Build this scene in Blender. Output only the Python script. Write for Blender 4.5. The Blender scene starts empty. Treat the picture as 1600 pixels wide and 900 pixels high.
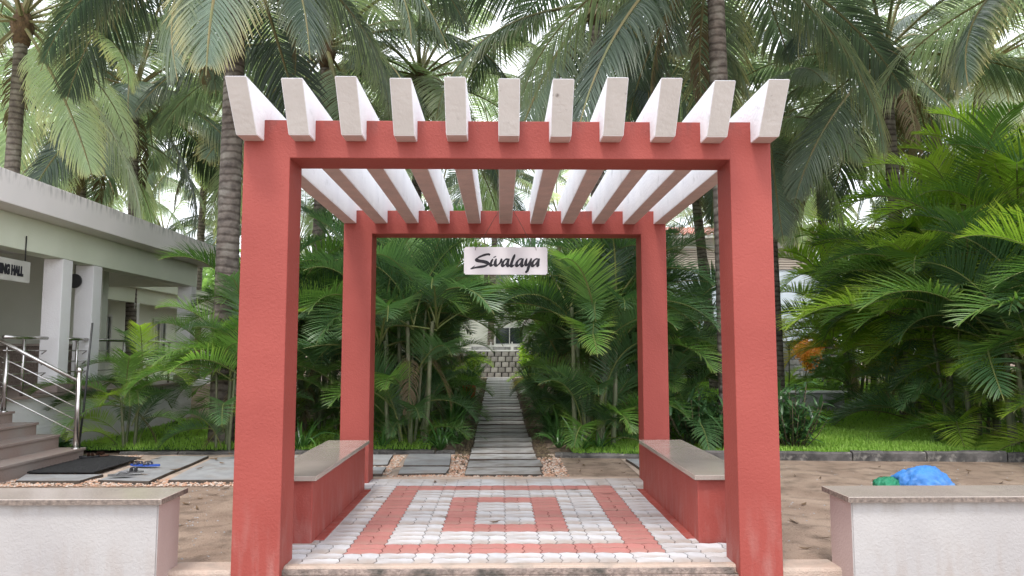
import bpy, bmesh, math, random
import numpy as np
from mathutils import Vector, Matrix, noise
random.seed(7)
R_ = math.radians
scene = bpy.context.scene
C = scene.collection

# ------------------------------------------------------------ camera
FPX = 1160.0
PITCH = math.atan(100 / FPX); YAW = math.atan(18 / FPX); CAMH = 1.4
cd = bpy.data.cameras.new('camera'); cam = bpy.data.objects.new('camera', cd); C.objects.link(cam)
cd.sensor_width = 36; cd.lens = FPX / 1600 * 36; cd.clip_end = 2000; cd.clip_start = 0.05
cam.location = (0, 0, CAMH); cam.rotation_euler = (math.pi / 2 + PITCH, 0, -YAW)
scene.camera = cam
scene.render.resolution_x = 1600; scene.render.resolution_y = 900
# ------------------------------------------------------------ sky, sun, exposure
W = bpy.data.worlds.new('World'); scene.world = W; W.use_nodes = True
wn = W.node_tree; wn.nodes.clear()
wo = wn.nodes.new('ShaderNodeOutputWorld'); bg = wn.nodes.new('ShaderNodeBackground')
sky = wn.nodes.new('ShaderNodeTexSky'); sky.sky_type = 'NISHITA'; sky.sun_disc = False
SUN_EL, SUN_AZ = R_(62), R_(200)
sky.sun_elevation = SUN_EL; sky.sun_rotation = SUN_AZ
mx = wn.nodes.new('ShaderNodeMix'); mx.data_type = 'RGBA'; mx.inputs[0].default_value = 0.8
tc = wn.nodes.new('ShaderNodeTexCoord'); nz = wn.nodes.new('ShaderNodeTexNoise'); nz.inputs['Scale'].default_value = 2.0
nz.inputs['Detail'].default_value = 5
cr = wn.nodes.new('ShaderNodeValToRGB')
cr.color_ramp.elements[0].position = .3; cr.color_ramp.elements[0].color = (10.5, 11, 12, 1)
cr.color_ramp.elements[1].position = .7; cr.color_ramp.elements[1].color = (15, 15.2, 15.6, 1)
wn.links.new(tc.outputs['Generated'], nz.inputs['Vector']); wn.links.new(nz.outputs['Fac'], cr.inputs[0])
wn.links.new(sky.outputs[0], mx.inputs['A']); wn.links.new(cr.outputs[0], mx.inputs['B'])
wn.links.new(mx.outputs['Result'], bg.inputs[0]); bg.inputs[1].default_value = 0.135
wn.links.new(bg.outputs[0], wo.inputs[0])
sl = bpy.data.lights.new('sun', 'SUN'); sun = bpy.data.objects.new('sun', sl); C.objects.link(sun)
sl.energy = 1.5; sl.angle = R_(12); sl.color = (1, .96, .9)
sd = Vector((math.sin(SUN_AZ) * math.cos(SUN_EL), math.cos(SUN_AZ) * math.cos(SUN_EL), math.sin(SUN_EL)))
sun.rotation_euler = sd.to_track_quat('Z', 'Y').to_euler()
scene.view_settings.view_transform = 'Standard'; scene.view_settings.look = 'None'
scene.view_settings.exposure = 0.74; scene.view_settings.gamma = 1
try: scene.view_settings.use_curve_mapping = False
except Exception: pass
scene.cycles.max_bounces = 8; scene.cycles.transparent_max_bounces = 8

# ------------------------------------------------------------ pixel -> place helpers (used to survey the place, all objects have world coordinates)
_F = np.array([math.sin(YAW) * math.cos(PITCH), math.cos(YAW) * math.cos(PITCH), math.sin(PITCH)])
_Rt = np.array([math.cos(YAW), -math.sin(YAW), 0]); _U = np.cross(_Rt, _F)
def ray(px, py): return _F * FPX + _Rt * (px - 800) - _U * (py - 450)
def atz(px, py, z):
    r = ray(px, py); t = (z - CAMH) / r[2]; return (r[0] * t, r[1] * t)
def atx(px, Y): return (px - 782) / FPX * Y
def smooth(a, b, t):
    t = max(0, min(1, (t - a) / (b - a))); return t * t * (3 - 2 * t)
G0 = -0.04
BRK = (14, 27)
def gz(Y): return G0 + (0.47 * (min(max(Y, 14), 27) - 14) / 13)

# ------------------------------------------------------------ materials
MATS = {}
def nodes(m):
    m.use_nodes = True; nt = m.node_tree; nt.nodes.clear(); return nt
def mat(name, col, rough=.7, col2=None, nscale=6., bump=0., bscale=60., metal=0., spec=.4, rnd=0., detail=6., contrast=(.35, .65),
        dirt=None, dscale=2., dpos=(.5, .7), bkind='noise', rough_noise=0.):
    m = bpy.data.materials.new(name); nt = nodes(m); N = nt.nodes; L = nt.links
    out = N.new('ShaderNodeOutputMaterial'); b = N.new('ShaderNodeBsdfPrincipled')
    L.new(b.outputs[0], out.inputs[0])
    b.inputs['Roughness'].default_value = rough; b.inputs['Metallic'].default_value = metal
    b.inputs['Specular IOR Level'].default_value = spec
    t = N.new('ShaderNodeTexCoord'); 
    def ns(scale, det=detail):
        n = N.new('ShaderNodeTexNoise'); n.inputs['Scale'].default_value = scale; n.inputs['Detail'].default_value = det
        L.new(t.outputs['Object'], n.inputs['Vector']); return n
    c = col2 or tuple(x * .8 for x in col)
    n1 = ns(nscale); rp = N.new('ShaderNodeValToRGB')
    rp.color_ramp.elements[0].position = contrast[0]; rp.color_ramp.elements[1].position = contrast[1]
    rp.color_ramp.elements[0].color = (*col, 1); rp.color_ramp.elements[1].color = (*c, 1)
    L.new(n1.outputs['Fac'], rp.inputs[0]); last = rp.outputs[0]
    if dirt:
        n2 = ns(dscale, 8); r2 = N.new('ShaderNodeValToRGB')
        r2.color_ramp.elements[0].position = dpos[0]; r2.color_ramp.elements[1].position = dpos[1]
        r2.color_ramp.elements[0].color = (0, 0, 0, 1); r2.color_ramp.elements[1].color = (1, 1, 1, 1)
        L.new(n2.outputs['Fac'], r2.inputs[0])
        mm = N.new('ShaderNodeMix'); mm.data_type = 'RGBA'; L.new(r2.outputs[0], mm.inputs[0])
        L.new(last, mm.inputs['A']); mm.inputs['B'].default_value = (*dirt, 1); last = mm.outputs['Result']
    if rnd:
        oi = N.new('ShaderNodeObjectInfo'); hs = N.new('ShaderNodeHueSaturation')
        mr = N.new('ShaderNodeMapRange'); mr.inputs['To Min'].default_value = 1 - rnd; mr.inputs['To Max'].default_value = 1 + rnd
        L.new(oi.outputs['Random'], mr.inputs['Value']); L.new(mr.outputs[0], hs.inputs['Value'])
        L.new(last, hs.inputs['Color']); last = hs.outputs[0]
    L.new(last, b.inputs['Base Color'])
    if bump:
        if bkind == 'voronoi':
            n3 = N.new('ShaderNodeTexVoronoi'); n3.inputs['Scale'].default_value = bscale; L.new(t.outputs['Object'], n3.inputs['Vector']); src = n3.outputs['Distance']
        else:
            n3 = ns(bscale, 3); src = n3.outputs['Fac']
        bp = N.new('ShaderNodeBump'); bp.inputs['Strength'].default_value = bump; bp.inputs['Distance'].default_value = .02
        L.new(src, bp.inputs['Height']); L.new(bp.outputs[0], b.inputs['Normal'])
    MATS[name] = m; return m

def leafmat(name, a, b_, tip, trans=.35, rough=.42, tipamt=.5, spec=.5, hue=.02, val=.35):
    """leaf: per-object tone, noise along the blade, tip colour from a mesh attribute; thin translucent blades"""
    m = bpy.data.materials.new(name); nt = nodes(m); N = nt.nodes; L = nt.links
    out = N.new('ShaderNodeOutputMaterial'); p = N.new('ShaderNodeBsdfPrincipled'); tr = N.new('ShaderNodeBsdfTranslucent')
    ms = N.new('ShaderNodeMixShader'); ms.inputs[0].default_value = trans
    p.inputs['Roughness'].default_value = rough; p.inputs['Specular IOR Level'].default_value = spec
    oi = N.new('ShaderNodeObjectInfo'); at = N.new('ShaderNodeAttribute'); at.attribute_name = 'tip'
    ar = N.new('ShaderNodeAttribute'); ar.attribute_name = 'rnd'
    m1 = N.new('ShaderNodeMix'); m1.data_type = 'RGBA'; m1.inputs['A'].default_value = (*a, 1); m1.inputs['B'].default_value = (*b_, 1)
    ad = N.new('ShaderNodeMath'); ad.operation = 'MULTIPLY_ADD'; ad.inputs[1].default_value = .35
    ml = N.new('ShaderNodeMath'); ml.operation = 'MULTIPLY'; ml.inputs[1].default_value = .75
    L.new(oi.outputs['Random'], ml.inputs[0]); L.new(ar.outputs['Fac'], ad.inputs[0]); L.new(ml.outputs[0], ad.inputs[2])
    L.new(ad.outputs[0], m1.inputs[0])
    m2 = N.new('ShaderNodeMix'); m2.data_type = 'RGBA'; m2.inputs['B'].default_value = (*tip, 1)
    pw = N.new('ShaderNodeMath'); pw.operation = 'POWER'; pw.inputs[1].default_value = 3
    L.new(at.outputs['Fac'], pw.inputs[0])
    m3 = N.new('ShaderNodeMath'); m3.operation = 'MULTIPLY'; L.new(pw.outputs[0], m3.inputs[0])
    sq = N.new('ShaderNodeMath'); sq.operation = 'FRACT'; s2 = N.new('ShaderNodeMath'); s2.operation = 'MULTIPLY'; s2.inputs[1].default_value = 7.31
    L.new(oi.outputs['Random'], s2.inputs[0]); L.new(s2.outputs[0], sq.inputs[0])
    s3 = N.new('ShaderNodeMath'); s3.operation = 'MULTIPLY'; s3.inputs[1].default_value = tipamt
    L.new(sq.outputs[0], s3.inputs[0]); L.new(s3.outputs[0], m3.inputs[1])
    L.new(m3.outputs[0], m2.inputs[0]); L.new(m1.outputs['Result'], m2.inputs['A'])
    hs = N.new('ShaderNodeHueSaturation'); mr = N.new('ShaderNodeMapRange')
    mr.inputs['To Min'].default_value = 1 - val; mr.inputs['To Max'].default_value = 1 + val
    L.new(sq.outputs[0], mr.inputs['Value']); L.new(mr.outputs[0], hs.inputs['Value']); L.new(m2.outputs['Result'], hs.inputs['Color'])
    L.new(hs.outputs[0], p.inputs['Base Color'])
    tb = N.new('ShaderNodeMix'); tb.data_type = 'RGBA'; tb.blend_type = 'MULTIPLY'; tb.inputs[0].default_value = 1
    tb.inputs['B'].default_value = (1.35, 1.55, .9, 1); L.new(hs.outputs[0], tb.inputs['A']); L.new(tb.outputs['Result'], tr.inputs['Color'])
    L.new(p.outputs[0], ms.inputs[1]); L.new(tr.outputs[0], ms.inputs[2]); L.new(ms.outputs[0], out.inputs[0])
    MATS[name] = m; return m

M = MATS
def stucco(name, col, col2, bump=.5, base_dirt=None, top_dirt=None, z0=0., z1=.3, tz=(2.8, 2.95)):
    """painted render: worm-like relief, faint patches, dust rising from the foot and streaks from the top edge"""
    m = mat(name, col, .62, col2, 1.6, 0, spec=.35, contrast=(.3, .7)); nt = m.node_tree; N = nt.nodes; L = nt.links
    b = [n for n in N if n.type == 'BSDF_PRINCIPLED'][0]; t = [n for n in N if n.type == 'TEX_COORD'][0]
    n1 = N.new('ShaderNodeTexNoise'); n1.inputs['Scale'].default_value = 55; n1.inputs['Detail'].default_value = 3; n1.inputs['Distortion'].default_value = .6
    n2 = N.new('ShaderNodeTexNoise'); n2.inputs['Scale'].default_value = 4; n2.inputs['Detail'].default_value = 4
    L.new(t.outputs['Object'], n1.inputs[0]); L.new(t.outputs['Object'], n2.inputs[0])
    ad = N.new('ShaderNodeMath'); ad.operation = 'ADD'; L.new(n1.outputs[0], ad.inputs[0]); L.new(n2.outputs[0], ad.inputs[1])
    bp = N.new('ShaderNodeBump'); bp.inputs['Strength'].default_value = bump; bp.inputs['Distance'].default_value = .012
    L.new(ad.outputs[0], bp.inputs['Height']); L.new(bp.outputs[0], b.inputs['Normal'])
    last = b.inputs['Base Color'].links[0].from_socket
    geo = N.new('ShaderNodeNewGeometry'); sp = N.new('ShaderNodeSeparateXYZ'); L.new(geo.outputs['Position'], sp.inputs[0])
    for col_, zz, st in ((base_dirt, (z1, z0), .75), (top_dirt, tz, .65)):
        if not col_: continue
        mr = N.new('ShaderNodeMapRange'); mr.inputs['From Min'].default_value = zz[0]; mr.inputs['From Max'].default_value = zz[1]
        L.new(sp.outputs['Z'], mr.inputs['Value'])
        nn = N.new('ShaderNodeTexNoise'); nn.inputs['Scale'].default_value = 5; nn.inputs['Detail'].default_value = 8
        mp = N.new('ShaderNodeMapping'); mp.inputs['Scale'].default_value = (3, 3, .7)
        L.new(t.outputs['Object'], mp.inputs[0]); L.new(mp.outputs[0], nn.inputs[0])
        r = N.new('ShaderNodeValToRGB'); r.color_ramp.elements[0].position = .45; r.color_ramp.elements[1].position = .68
        L.new(nn.outputs[0], r.inputs[0])
        mu = N.new('ShaderNodeMath'); mu.operation = 'MULTIPLY'; L.new(mr.outputs[0], mu.inputs[0]); L.new(r.outputs[0], mu.inputs[1])
        m4 = N.new('ShaderNodeMath'); m4.operation = 'MULTIPLY'; m4.inputs[1].default_value = st; L.new(mu.outputs[0], m4.inputs[0])
        mm = N.new('ShaderNodeMix'); mm.data_type = 'RGBA'; L.new(m4.outputs[0], mm.inputs[0]); L.new(last, mm.inputs['A'])
        mm.inputs['B'].default_value = (*col_, 1); last = mm.outputs['Result']
    L.new(last, b.inputs['Base Color']); return m

stucco('red', (.325, .066, .052), (.27, .05, .039), .3, base_dirt=(.36, .17, .15), top_dirt=(.1, .045, .04), z0=-.25, z1=.5, tz=(2.84, 2.97))
stucco('white_render', (.42, .4, .39), (.35, .33, .325), .33, base_dirt=(.3, .24, .2), top_dirt=(.28, .24, .2), tz=(.36, .45), z0=-.25, z1=.3)
stucco('pink_render', (.46, .355, .33), (.4, .3, .275), .33, base_dirt=(.4, .3, .25), z0=-.2, z1=.1)
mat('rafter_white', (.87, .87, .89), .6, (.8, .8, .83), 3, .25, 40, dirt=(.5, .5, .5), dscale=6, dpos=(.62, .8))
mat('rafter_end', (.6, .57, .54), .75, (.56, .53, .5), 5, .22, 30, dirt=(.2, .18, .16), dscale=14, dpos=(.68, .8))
mat('rafter_under_bounce', (.56, .41, .37), .75, (.48, .36, .33), 7, .3, 40)  # pinkish tone paints light bounced up from the red floor
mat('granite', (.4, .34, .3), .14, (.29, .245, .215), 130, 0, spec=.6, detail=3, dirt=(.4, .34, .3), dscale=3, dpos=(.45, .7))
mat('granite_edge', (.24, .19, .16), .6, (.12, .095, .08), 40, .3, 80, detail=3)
mat('brown_granite', (.34, .26, .23), .35, (.24, .18, .16), 90, .05, 80, detail=3, dirt=(.3, .26, .24), dscale=2.5, dpos=(.45, .75))
mat('paver_white', (.54, .535, .555), .75, (.44, .43, .435), 7, .3, 90, rnd=.09, dirt=(.36, .28, .225), dscale=1.1, dpos=(.45, .66))
mat('paver_red', (.44, .18, .16), .72, (.38, .14, .12), 6, .3, 90, rnd=.08, dirt=(.4, .25, .21), dscale=1.3, dpos=(.45, .75))
mat('joint', (.16, .13, .11), .95, (.1, .08, .07), 30, .4, 100)
mat('concrete', (.46, .345, .28), .85, (.42, .33, .27), 12, .5, 90, dirt=(.3, .25, .21), dscale=4, dpos=(.5, .7))
mat('concrete_rough', (.36, .28, .24), .9, (.22, .17, .15), 30, .9, 60, dirt=(.09, .08, .07), dscale=7, dpos=(.45, .65))
mat('soil', (.31, .23, .175), .95, (.22, .155, .115), 1.8, .8, 60, dirt=(.14, .1, .075), dscale=5, dpos=(.48, .72))
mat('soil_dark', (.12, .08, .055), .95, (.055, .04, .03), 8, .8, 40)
mat('front_ground', (.3, .24, .2), .9, (.2, .16, .13), 6, .5, 60)
mat('turf', (.07, .16, .025), .95, (.025, .065, .012), 14, .8, 80)
mat('slate', (.34, .34, .35), .6, (.26, .26, .27), 5, .45, 25, rnd=.14, dirt=(.27, .24, .22), dscale=3, dpos=(.5, .75))
mat('path_slab', (.42, .405, .4), .7, (.31, .3, .295), 7, .5, 28, rnd=.16, dirt=(.21, .17, .14), dscale=3, dpos=(.5, .72))
mat('slab_edge_shade', (.1, .08, .065), .95, (.06, .048, .04), 14, .5, 50)  # soil-stained sides, darkened to paint the shadow lines between slabs
mat('kerb_stone', (.12, .11, .105), .85, (.05, .047, .045), 7, .9, 18, rnd=.2, dirt=(.26, .24, .21), dscale=9, dpos=(.58, .75))
mat('pebble', (.5, .3, .2), .8, (.3, .17, .115), 30, .2, 60, dirt=(.5, .42, .36), dscale=22, dpos=(.5, .55))
mat('house_white', (.8, .79, .79), .7, (.75, .73, .73), 2, .2, 40)
mat('house_green', (.7, .73, .6), .75, (.65, .68, .55), 1.5, .15, 40)
stucco('fascia', (.76, .71, .69), (.7, .66, .64), .15, top_dirt=(.1, .095, .09), tz=(3.5, 3.69))
mat('hall_wall', (.62, .64, .55), .8, (.58, .6, .51), 2, .1, 40)
mat('far_wall', (.72, .74, .64), .8, (.68, .7, .6), 1, .1, 20)
mat('steel', (.62, .6, .58), .26, (.5, .48, .46), 9, 0, metal=1.0, dirt=(.3, .27, .25), dscale=8, dpos=(.6, .8))
mat('black_iron', (.02, .02, .022), .45, (.03, .03, .03), 20, .2, 60)
mat('rubber', (.022, .022, .025), .75, (.04, .04, .042), 60, .9, 110, bkind='voronoi')
mat('sign_white', (.7, .68, .71), .35, (.71, .69, .71), 2, 0, dirt=(.7, .52, .44), dscale=3, dpos=(.66, .8))
mat('sign_old', (.5, .49, .45), .5, (.42, .41, .37), 4, 0)
mat('ink', (.012, .01, .018), .4, (.02, .018, .025), 10, 0)
mat('wire', (.05, .04, .035), .6, (.08, .06, .05), 40, 0)
mat('glass', (.03, .04, .045), .06, (.05, .06, .065), 2, 0, spec=.8)
mat('frame_white', (.7, .7, .66), .5, (.62, .62, .58), 5, 0)
mat('door_brown', (.16, .07, .04), .5, (.1, .045, .027), 6, .2, 30)
mat('tile_roof', (.42, .17, .12), .8, (.3, .12, .09), 8, .3, 40, dirt=(.35, .33, .3), dscale=4)
mat('shutter', (.5, .43, .37), .6, (.44, .38, .33), 3, .1, 40)
mat('pale_blue', (.6, .67, .74), .6, (.54, .61, .68), 1, .05, 20)
mat('block', (.4, .4, .39), .85, (.28, .28, .275), 6, .5, 30, rnd=.2, dirt=(.12, .13, .1), dscale=3, dpos=(.55, .75))
mat('block_dark', (.36, .34, .32), .85, (.25, .235, .22), 7, .5, 30, rnd=.25)
mat('mortar', (.08, .08, .075), .95, (.06, .06, .055), 10, .3, 50)
mat('barrier_blue', (.1, .25, .5), .5, (.08, .2, .42), 3, 0)
mat('terracotta', (.5, .14, .05), .8, (.4, .11, .04), 8, .2, 50)
mat('tarp_blue', (.05, .2, .52), .55, (.035, .15, .42), 5, .3, 45, dirt=(.16, .3, .5), dscale=6, dpos=(.55, .75))
mat('sack_green', (.015, .2, .1), .6, (.01, .12, .06), 6, .4, 60, dirt=(.05, .28, .17), dscale=9, dpos=(.5, .7))
mat('foam_grey', (.1, .1, .105), .7, (.14, .14, .14), 20, .1, 60)
mat('foam_blue', (.02, .06, .32), .55, (.03, .09, .4), 20, .1, 60)
mat('foam_black', (.02, .02, .022), .6, (.03, .03, .03), 20, .1, 60)
mat('strap_pink', (.5, .25, .25), .6, (.6, .35, .33), 30, 0)
mat('strap_brown', (.07, .03, .02), .6, (.1, .05, .03), 30, 0)
mat('strap_grey', (.22, .22, .23), .55, (.16, .16, .17), 30, 0)
mat('strap_beige', (.45, .38, .3), .6, (.1, .14, .3), 40, 0)
mat('bark', (.2, .165, .14), .92, (.11, .09, .078), 9, .9, 22, dirt=(.26, .235, .2), dscale=4, dpos=(.5, .7))
def ringed(name, scale):
    m = MATS[name]; nt = m.node_tree; N = nt.nodes; L = nt.links; b = [n for n in N if n.type == 'BSDF_PRINCIPLED'][0]; t = [n for n in N if n.type == 'TEX_COORD'][0]
    w = N.new('ShaderNodeTexWave'); w.bands_direction = 'Z'; w.inputs['Scale'].default_value = scale; w.inputs['Distortion'].default_value = 3.2; w.inputs['Detail'].default_value = 3; w.inputs['Detail Scale'].default_value = 1.2
    L.new(t.outputs['Object'], w.inputs['Vector']); r = N.new('ShaderNodeValToRGB'); r.color_ramp.elements[0].position = .0; r.color_ramp.elements[1].position = .45
    r.color_ramp.elements[0].color = (.5, .47, .45, 1); r.color_ramp.elements[1].color = (1, 1, 1, 1); L.new(w.outputs['Fac'], r.inputs[0])
    mm = N.new('ShaderNodeMix'); mm.data_type = 'RGBA'; mm.blend_type = 'MULTIPLY'; mm.inputs[0].default_value = 1; L.new(b.inputs['Base Color'].links[0].from_socket, mm.inputs['A']); L.new(r.outputs[0], mm.inputs['B']); L.new(mm.outputs['Result'], b.inputs['Base Color'])
    bp = N.new('ShaderNodeBump'); bp.inputs['Strength'].default_value = .45; bp.inputs['Distance'].default_value = .015; L.new(w.outputs['Fac'], bp.inputs['Height']); old = b.inputs['Normal'].links[0].from_node
    L.new(bp.outputs[0], old.inputs['Normal'])
ringed('bark', 2.6)
mat('areca_stem', (.1, .13, .06), .55, (.16, .16, .09), 5, .2, 30, dirt=(.2, .18, .13), dscale=8, dpos=(.5, .7))
mat('frond_rib', (.13, .17, .05), .5, (.2, .2, .07), 3, 0)
mat('rib_coco', (.16, .17, .07), .55, (.2, .16, .07), 3, 0)
mat('coconut_skin', (.1, .13, .03), .5, (.2, .12, .03), 4, .1, 30)
mat('husk', (.14, .085, .045), .95, (.08, .05, .03), 14, .8, 30)
mat('twig', (.09, .065, .04), .9, (.13, .1, .06), 12, .3, 40)
mat('petal', (.55, .02, .02), .5, (.4, .01, .02), 20, 0)
leafmat('coco_leaf', (.055, .09, .07), (.18, .235, .17), (.4, .33, .14), .3, .38, .95, .6)
leafmat('coco_pale_glare', (.24, .31, .22), (.44, .49, .35), (.55, .46, .24), .42, .45, .9, .6)  # grey-green lightened to put the glare over far crowns into the leaf colour
leafmat('coco_dead', (.16, .12, .08), (.24, .18, .1), (.3, .24, .15), .2, .7, .5, .2)
leafmat('areca_dark', (.045, .1, .045), (.1, .19, .075), (.18, .22, .07), .35, .35, .5, .6)
leafmat('areca_leaf', (.08, .17, .045), (.17, .3, .07), (.34, .32, .08), .42, .38, .6, .55)
leafmat('areca_lime', (.24, .38, .05), (.36, .48, .08), (.5, .4, .08), .5, .4, .6, .5)
leafmat('areca_yellow', (.36, .33, .05), (.5, .36, .06), (.4, .2, .05), .4, .45, .6, .4)
leafmat('shrub_leaf', (.028, .08, .03), (.065, .145, .05), (.12, .22, .07), .2, .3, .4, .6)
leafmat('lily_leaf', (.035, .1, .025), (.07, .17, .04), (.12, .2, .05), .25, .3, .4, .6)
leafmat('fern_leaf', (.05, .13, .05), (.11, .23, .07), (.18, .28, .09), .3, .4, .4, .5)
leafmat('grass_blade', (.17, .33, .05), (.3, .47, .08), (.42, .5, .16), .4, .5, .4, .3, val=.1)
leafmat('tree_leaf', (.1, .18, .06), (.2, .3, .09), (.26, .34, .12), .4, .45, .4, .5)
leafmat('croton_leaf', (.5, .28, .03), (.5, .1, .03), (.45, .35, .05), .35, .4, .5, .4)

# ------------------------------------------------------------ builders
def link(o, parent=None):
    C.objects.link(o)
    if parent is not None: o.parent = parent
    return o
def thing(name, label, cat, loc=(0, 0, 0), rz=0, group=None):
    o = bpy.data.objects.new(name, None); o.empty_display_size = .2; C.objects.link(o)
    o.location = loc; o.rotation_euler = (0, 0, rz); o['label'] = label; o['category'] = cat
    if group: o['group'] = group
    return o
def tag(o, label=None, cat=None, group=None, kind=None):
    if label: o['label'] = label
    if cat: o['category'] = cat
    if group: o['group'] = group
    if kind: o['kind'] = kind
    return o
def mesh_obj(name, verts, faces, m, parent=None, smooth_=False, mats=None, fm=None, attrs=None):
    me = bpy.data.meshes.new(name); me.from_pydata([tuple(v) for v in verts], [], faces)
    for x in (mats or [m]): me.materials.append(MATS[x])
    if fm is not None: me.polygons.foreach_set('material_index', fm)
    if smooth_: me.polygons.foreach_set('use_smooth', [True] * len(me.polygons))
    if attrs:
        for k, v in attrs.items():
            a = me.attributes.new(k, 'FLOAT', 'POINT'); a.data.foreach_set('value', v)
    me.update()
    return link(bpy.data.objects.new(name, me), parent)
def bmobj(name, bm, m, parent=None, smooth_=False, mats=None):
    me = bpy.data.meshes.new(name); bm.normal_update(); bm.to_mesh(me); bm.free()
    for x in (mats or [m]): me.materials.append(MATS[x])
    if smooth_: me.polygons.foreach_set('use_smooth', [True] * len(me.polygons))
    return link(bpy.data.objects.new(name, me), parent)
def add_box(bm, x0, x1, y0, y1, z0, z1):
    v = [bm.verts.new(p) for p in ((x0, y0, z0), (x1, y0, z0), (x1, y1, z0), (x0, y1, z0), (x0, y0, z1), (x1, y0, z1), (x1, y1, z1), (x0, y1, z1))]
    return [bm.faces.new([v[i] for i in q]) for q in ((0, 3, 2, 1), (4, 5, 6, 7), (0, 1, 5, 4), (1, 2, 6, 5), (2, 3, 7, 6), (3, 0, 4, 7))]
def box(name, x0, x1, y0, y1, z0, z1, m, parent=None, bev=0., axis=None, o=(0, 0, 0), segs=2):
    bm = bmesh.new(); add_box(bm, x0 - o[0], x1 - o[0], y0 - o[1], y1 - o[1], z0 - o[2], z1 - o[2])
    if bev:
        es = [e for e in bm.edges if axis is None or abs((e.verts[0].co - e.verts[1].co).normalized()['xyz'.index(axis)]) > .9]
        bmesh.ops.bevel(bm, geom=es, offset=bev, segments=segs, affect='EDGES', profile=.5)
    ob = bmobj(name, bm, m, parent); 
    if o != (0, 0, 0) and parent is None: ob.location = o
    return ob
def add_tube(bm, pts, r, n=8, caps=True, r1=None):
    pts = [Vector(p) for p in pts]; rings = []
    for i, p in enumerate(pts):
        t = (pts[min(i + 1, len(pts) - 1)] - pts[max(i - 1, 0)]).normalized()
        a = t.orthogonal().normalized() if i == 0 else (a - t * a.dot(t)).normalized()
        b = t.cross(a); rr = r if r1 is None else r + (r1 - r) * i / (len(pts) - 1)
        if isinstance(r, (list, tuple)): rr = r[i]
        rings.append([bm.verts.new(p + (a * math.cos(2 * math.pi * k / n) + b * math.sin(2 * math.pi * k / n)) * rr) for k in range(n)])
    for i in range(len(rings) - 1):
        for k in range(n):
            bm.faces.new((rings[i][k], rings[i][(k + 1) % n], rings[i + 1][(k + 1) % n], rings[i + 1][k]))
    if caps: bm.faces.new(rings[0][::-1]); bm.faces.new(rings[-1])
def tube(name, pts, r, m, parent=None, n=10, r1=None, smooth_=True):
    bm = bmesh.new(); add_tube(bm, pts, r, n, True, r1); return bmobj(name, bm, m, parent, smooth_)
def dup_mesh(o, loc, rot=(0, 0, 0), scale=(1, 1, 1), parent=None):
    c = o.copy(); C.objects.link(c); c.parent = parent; c.location = loc; c.rotation_euler = rot; c.scale = scale; return c

# ------------------------------------------------------------ ground
def sheet(name, xs, ys, dz, m, parent=None, kind='structure', bumpy=0.):
    v, f = [], []
    for y in ys:
        for x in xs: v.append((x, y, gz(y) + dz + (noise.noise(Vector((x * 1.3, y * 1.3, 0))) * bumpy if bumpy else 0)))
    n = len(xs)
    for j in range(len(ys) - 1):
        for i in range(n - 1): f.append((j * n + i, j * n + i + 1, (j + 1) * n + i + 1, (j + 1) * n + i))
    o = mesh_obj(name, v, f, m, parent, True)
    if kind: o['kind'] = kind
    return o
sheet('ground', [-300, -30, -10, -3, 3, 10, 30, 300], [4.97, 8, 10, 14, 17, 20, 24, 27, 40, 120, 600], 0, 'soil')
mesh_obj('front_ground', [(-300, -300, -.22), (300, -300, -.22), (300, 5.0, -.22), (-300, 5.0, -.22)], [(0, 1, 2, 3)], 'front_ground')['kind'] = 'structure'
box('ground_edge', -300, 300, 4.96, 4.99, -.6, -.045, 'concrete_rough')['kind'] = 'structure'

# ------------------------------------------------------------ pergola measurements
XL, XR = -1.416, 1.555          # inner faces of the posts
OL, OR = -1.728, 1.835          # outer faces
YF, YR, PD = 4.92, 8.13, .30
ZB0, ZB1 = 2.70, 2.96
# platform
pf = box('platform', OL + .02, OR - .02, 5.06, 8.42, -.5, -.035, 'joint'); pf['kind'] = 'structure'
box('platform_edge', XL + .002, XR - .002, 5.005, 5.085, -.5, .004, 'concrete', pf, .015, 'x')
box('platform_edge', XL + .002, XR - .002, 8.38, 8.50, -.3, .004, 'concrete', pf, .015, 'x')
box('platform_riser', OL + .3, OR - .3, 4.975, 5.003, -.5, -.012, 'concrete_rough', pf)
for a, b in ((-2.16, OL - .002), (OR + .002, 2.22)):
    s = box('sill', a, b, 4.93, 5.16, -.5, .0, 'concrete', None, .02, 'x'); s['kind'] = 'structure'

# pavers: basket-weave cells of interlocking blocks
U_ = .125
def disp(x, y):
    A = .009
    sx = 1 if round((x - .0375) / (U_ / 2)) % 2 else -1
    sy = 1 if round((y - 5.08) / (U_ / 2)) % 2 else -1
    return (x + A * sy, y + A * sx)
xcols = [-1.335 + .25 * i for i in range(4)] + [-.46 + .25 * i for i in range(5)] + [.665, .915, 1.165, 1.415]
xcols = [-1.70] + xcols + [1.80]
yrows = [5.085, 5.33, 5.58, 5.83, 5.955, 6.205, 6.455, 6.705, 6.955, 7.08, 7.33, 7.58, 7.705, 7.955, 8.205, 8.38]
def ring_colour(cx, cy):
    if -1.085 < cx < 1.165 and 5.33 < cy < 7.955 and not (-.835 < cx < .915 and 5.58 < cy < 7.705): return 'paver_red'
    if -.46 < cx < .54 and 5.955 < cy < 7.33 and not (-.21 < cx < .29 and 6.205 < cy < 7.08): return 'paver_red'
    return 'paver_white'
pav = []
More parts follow.
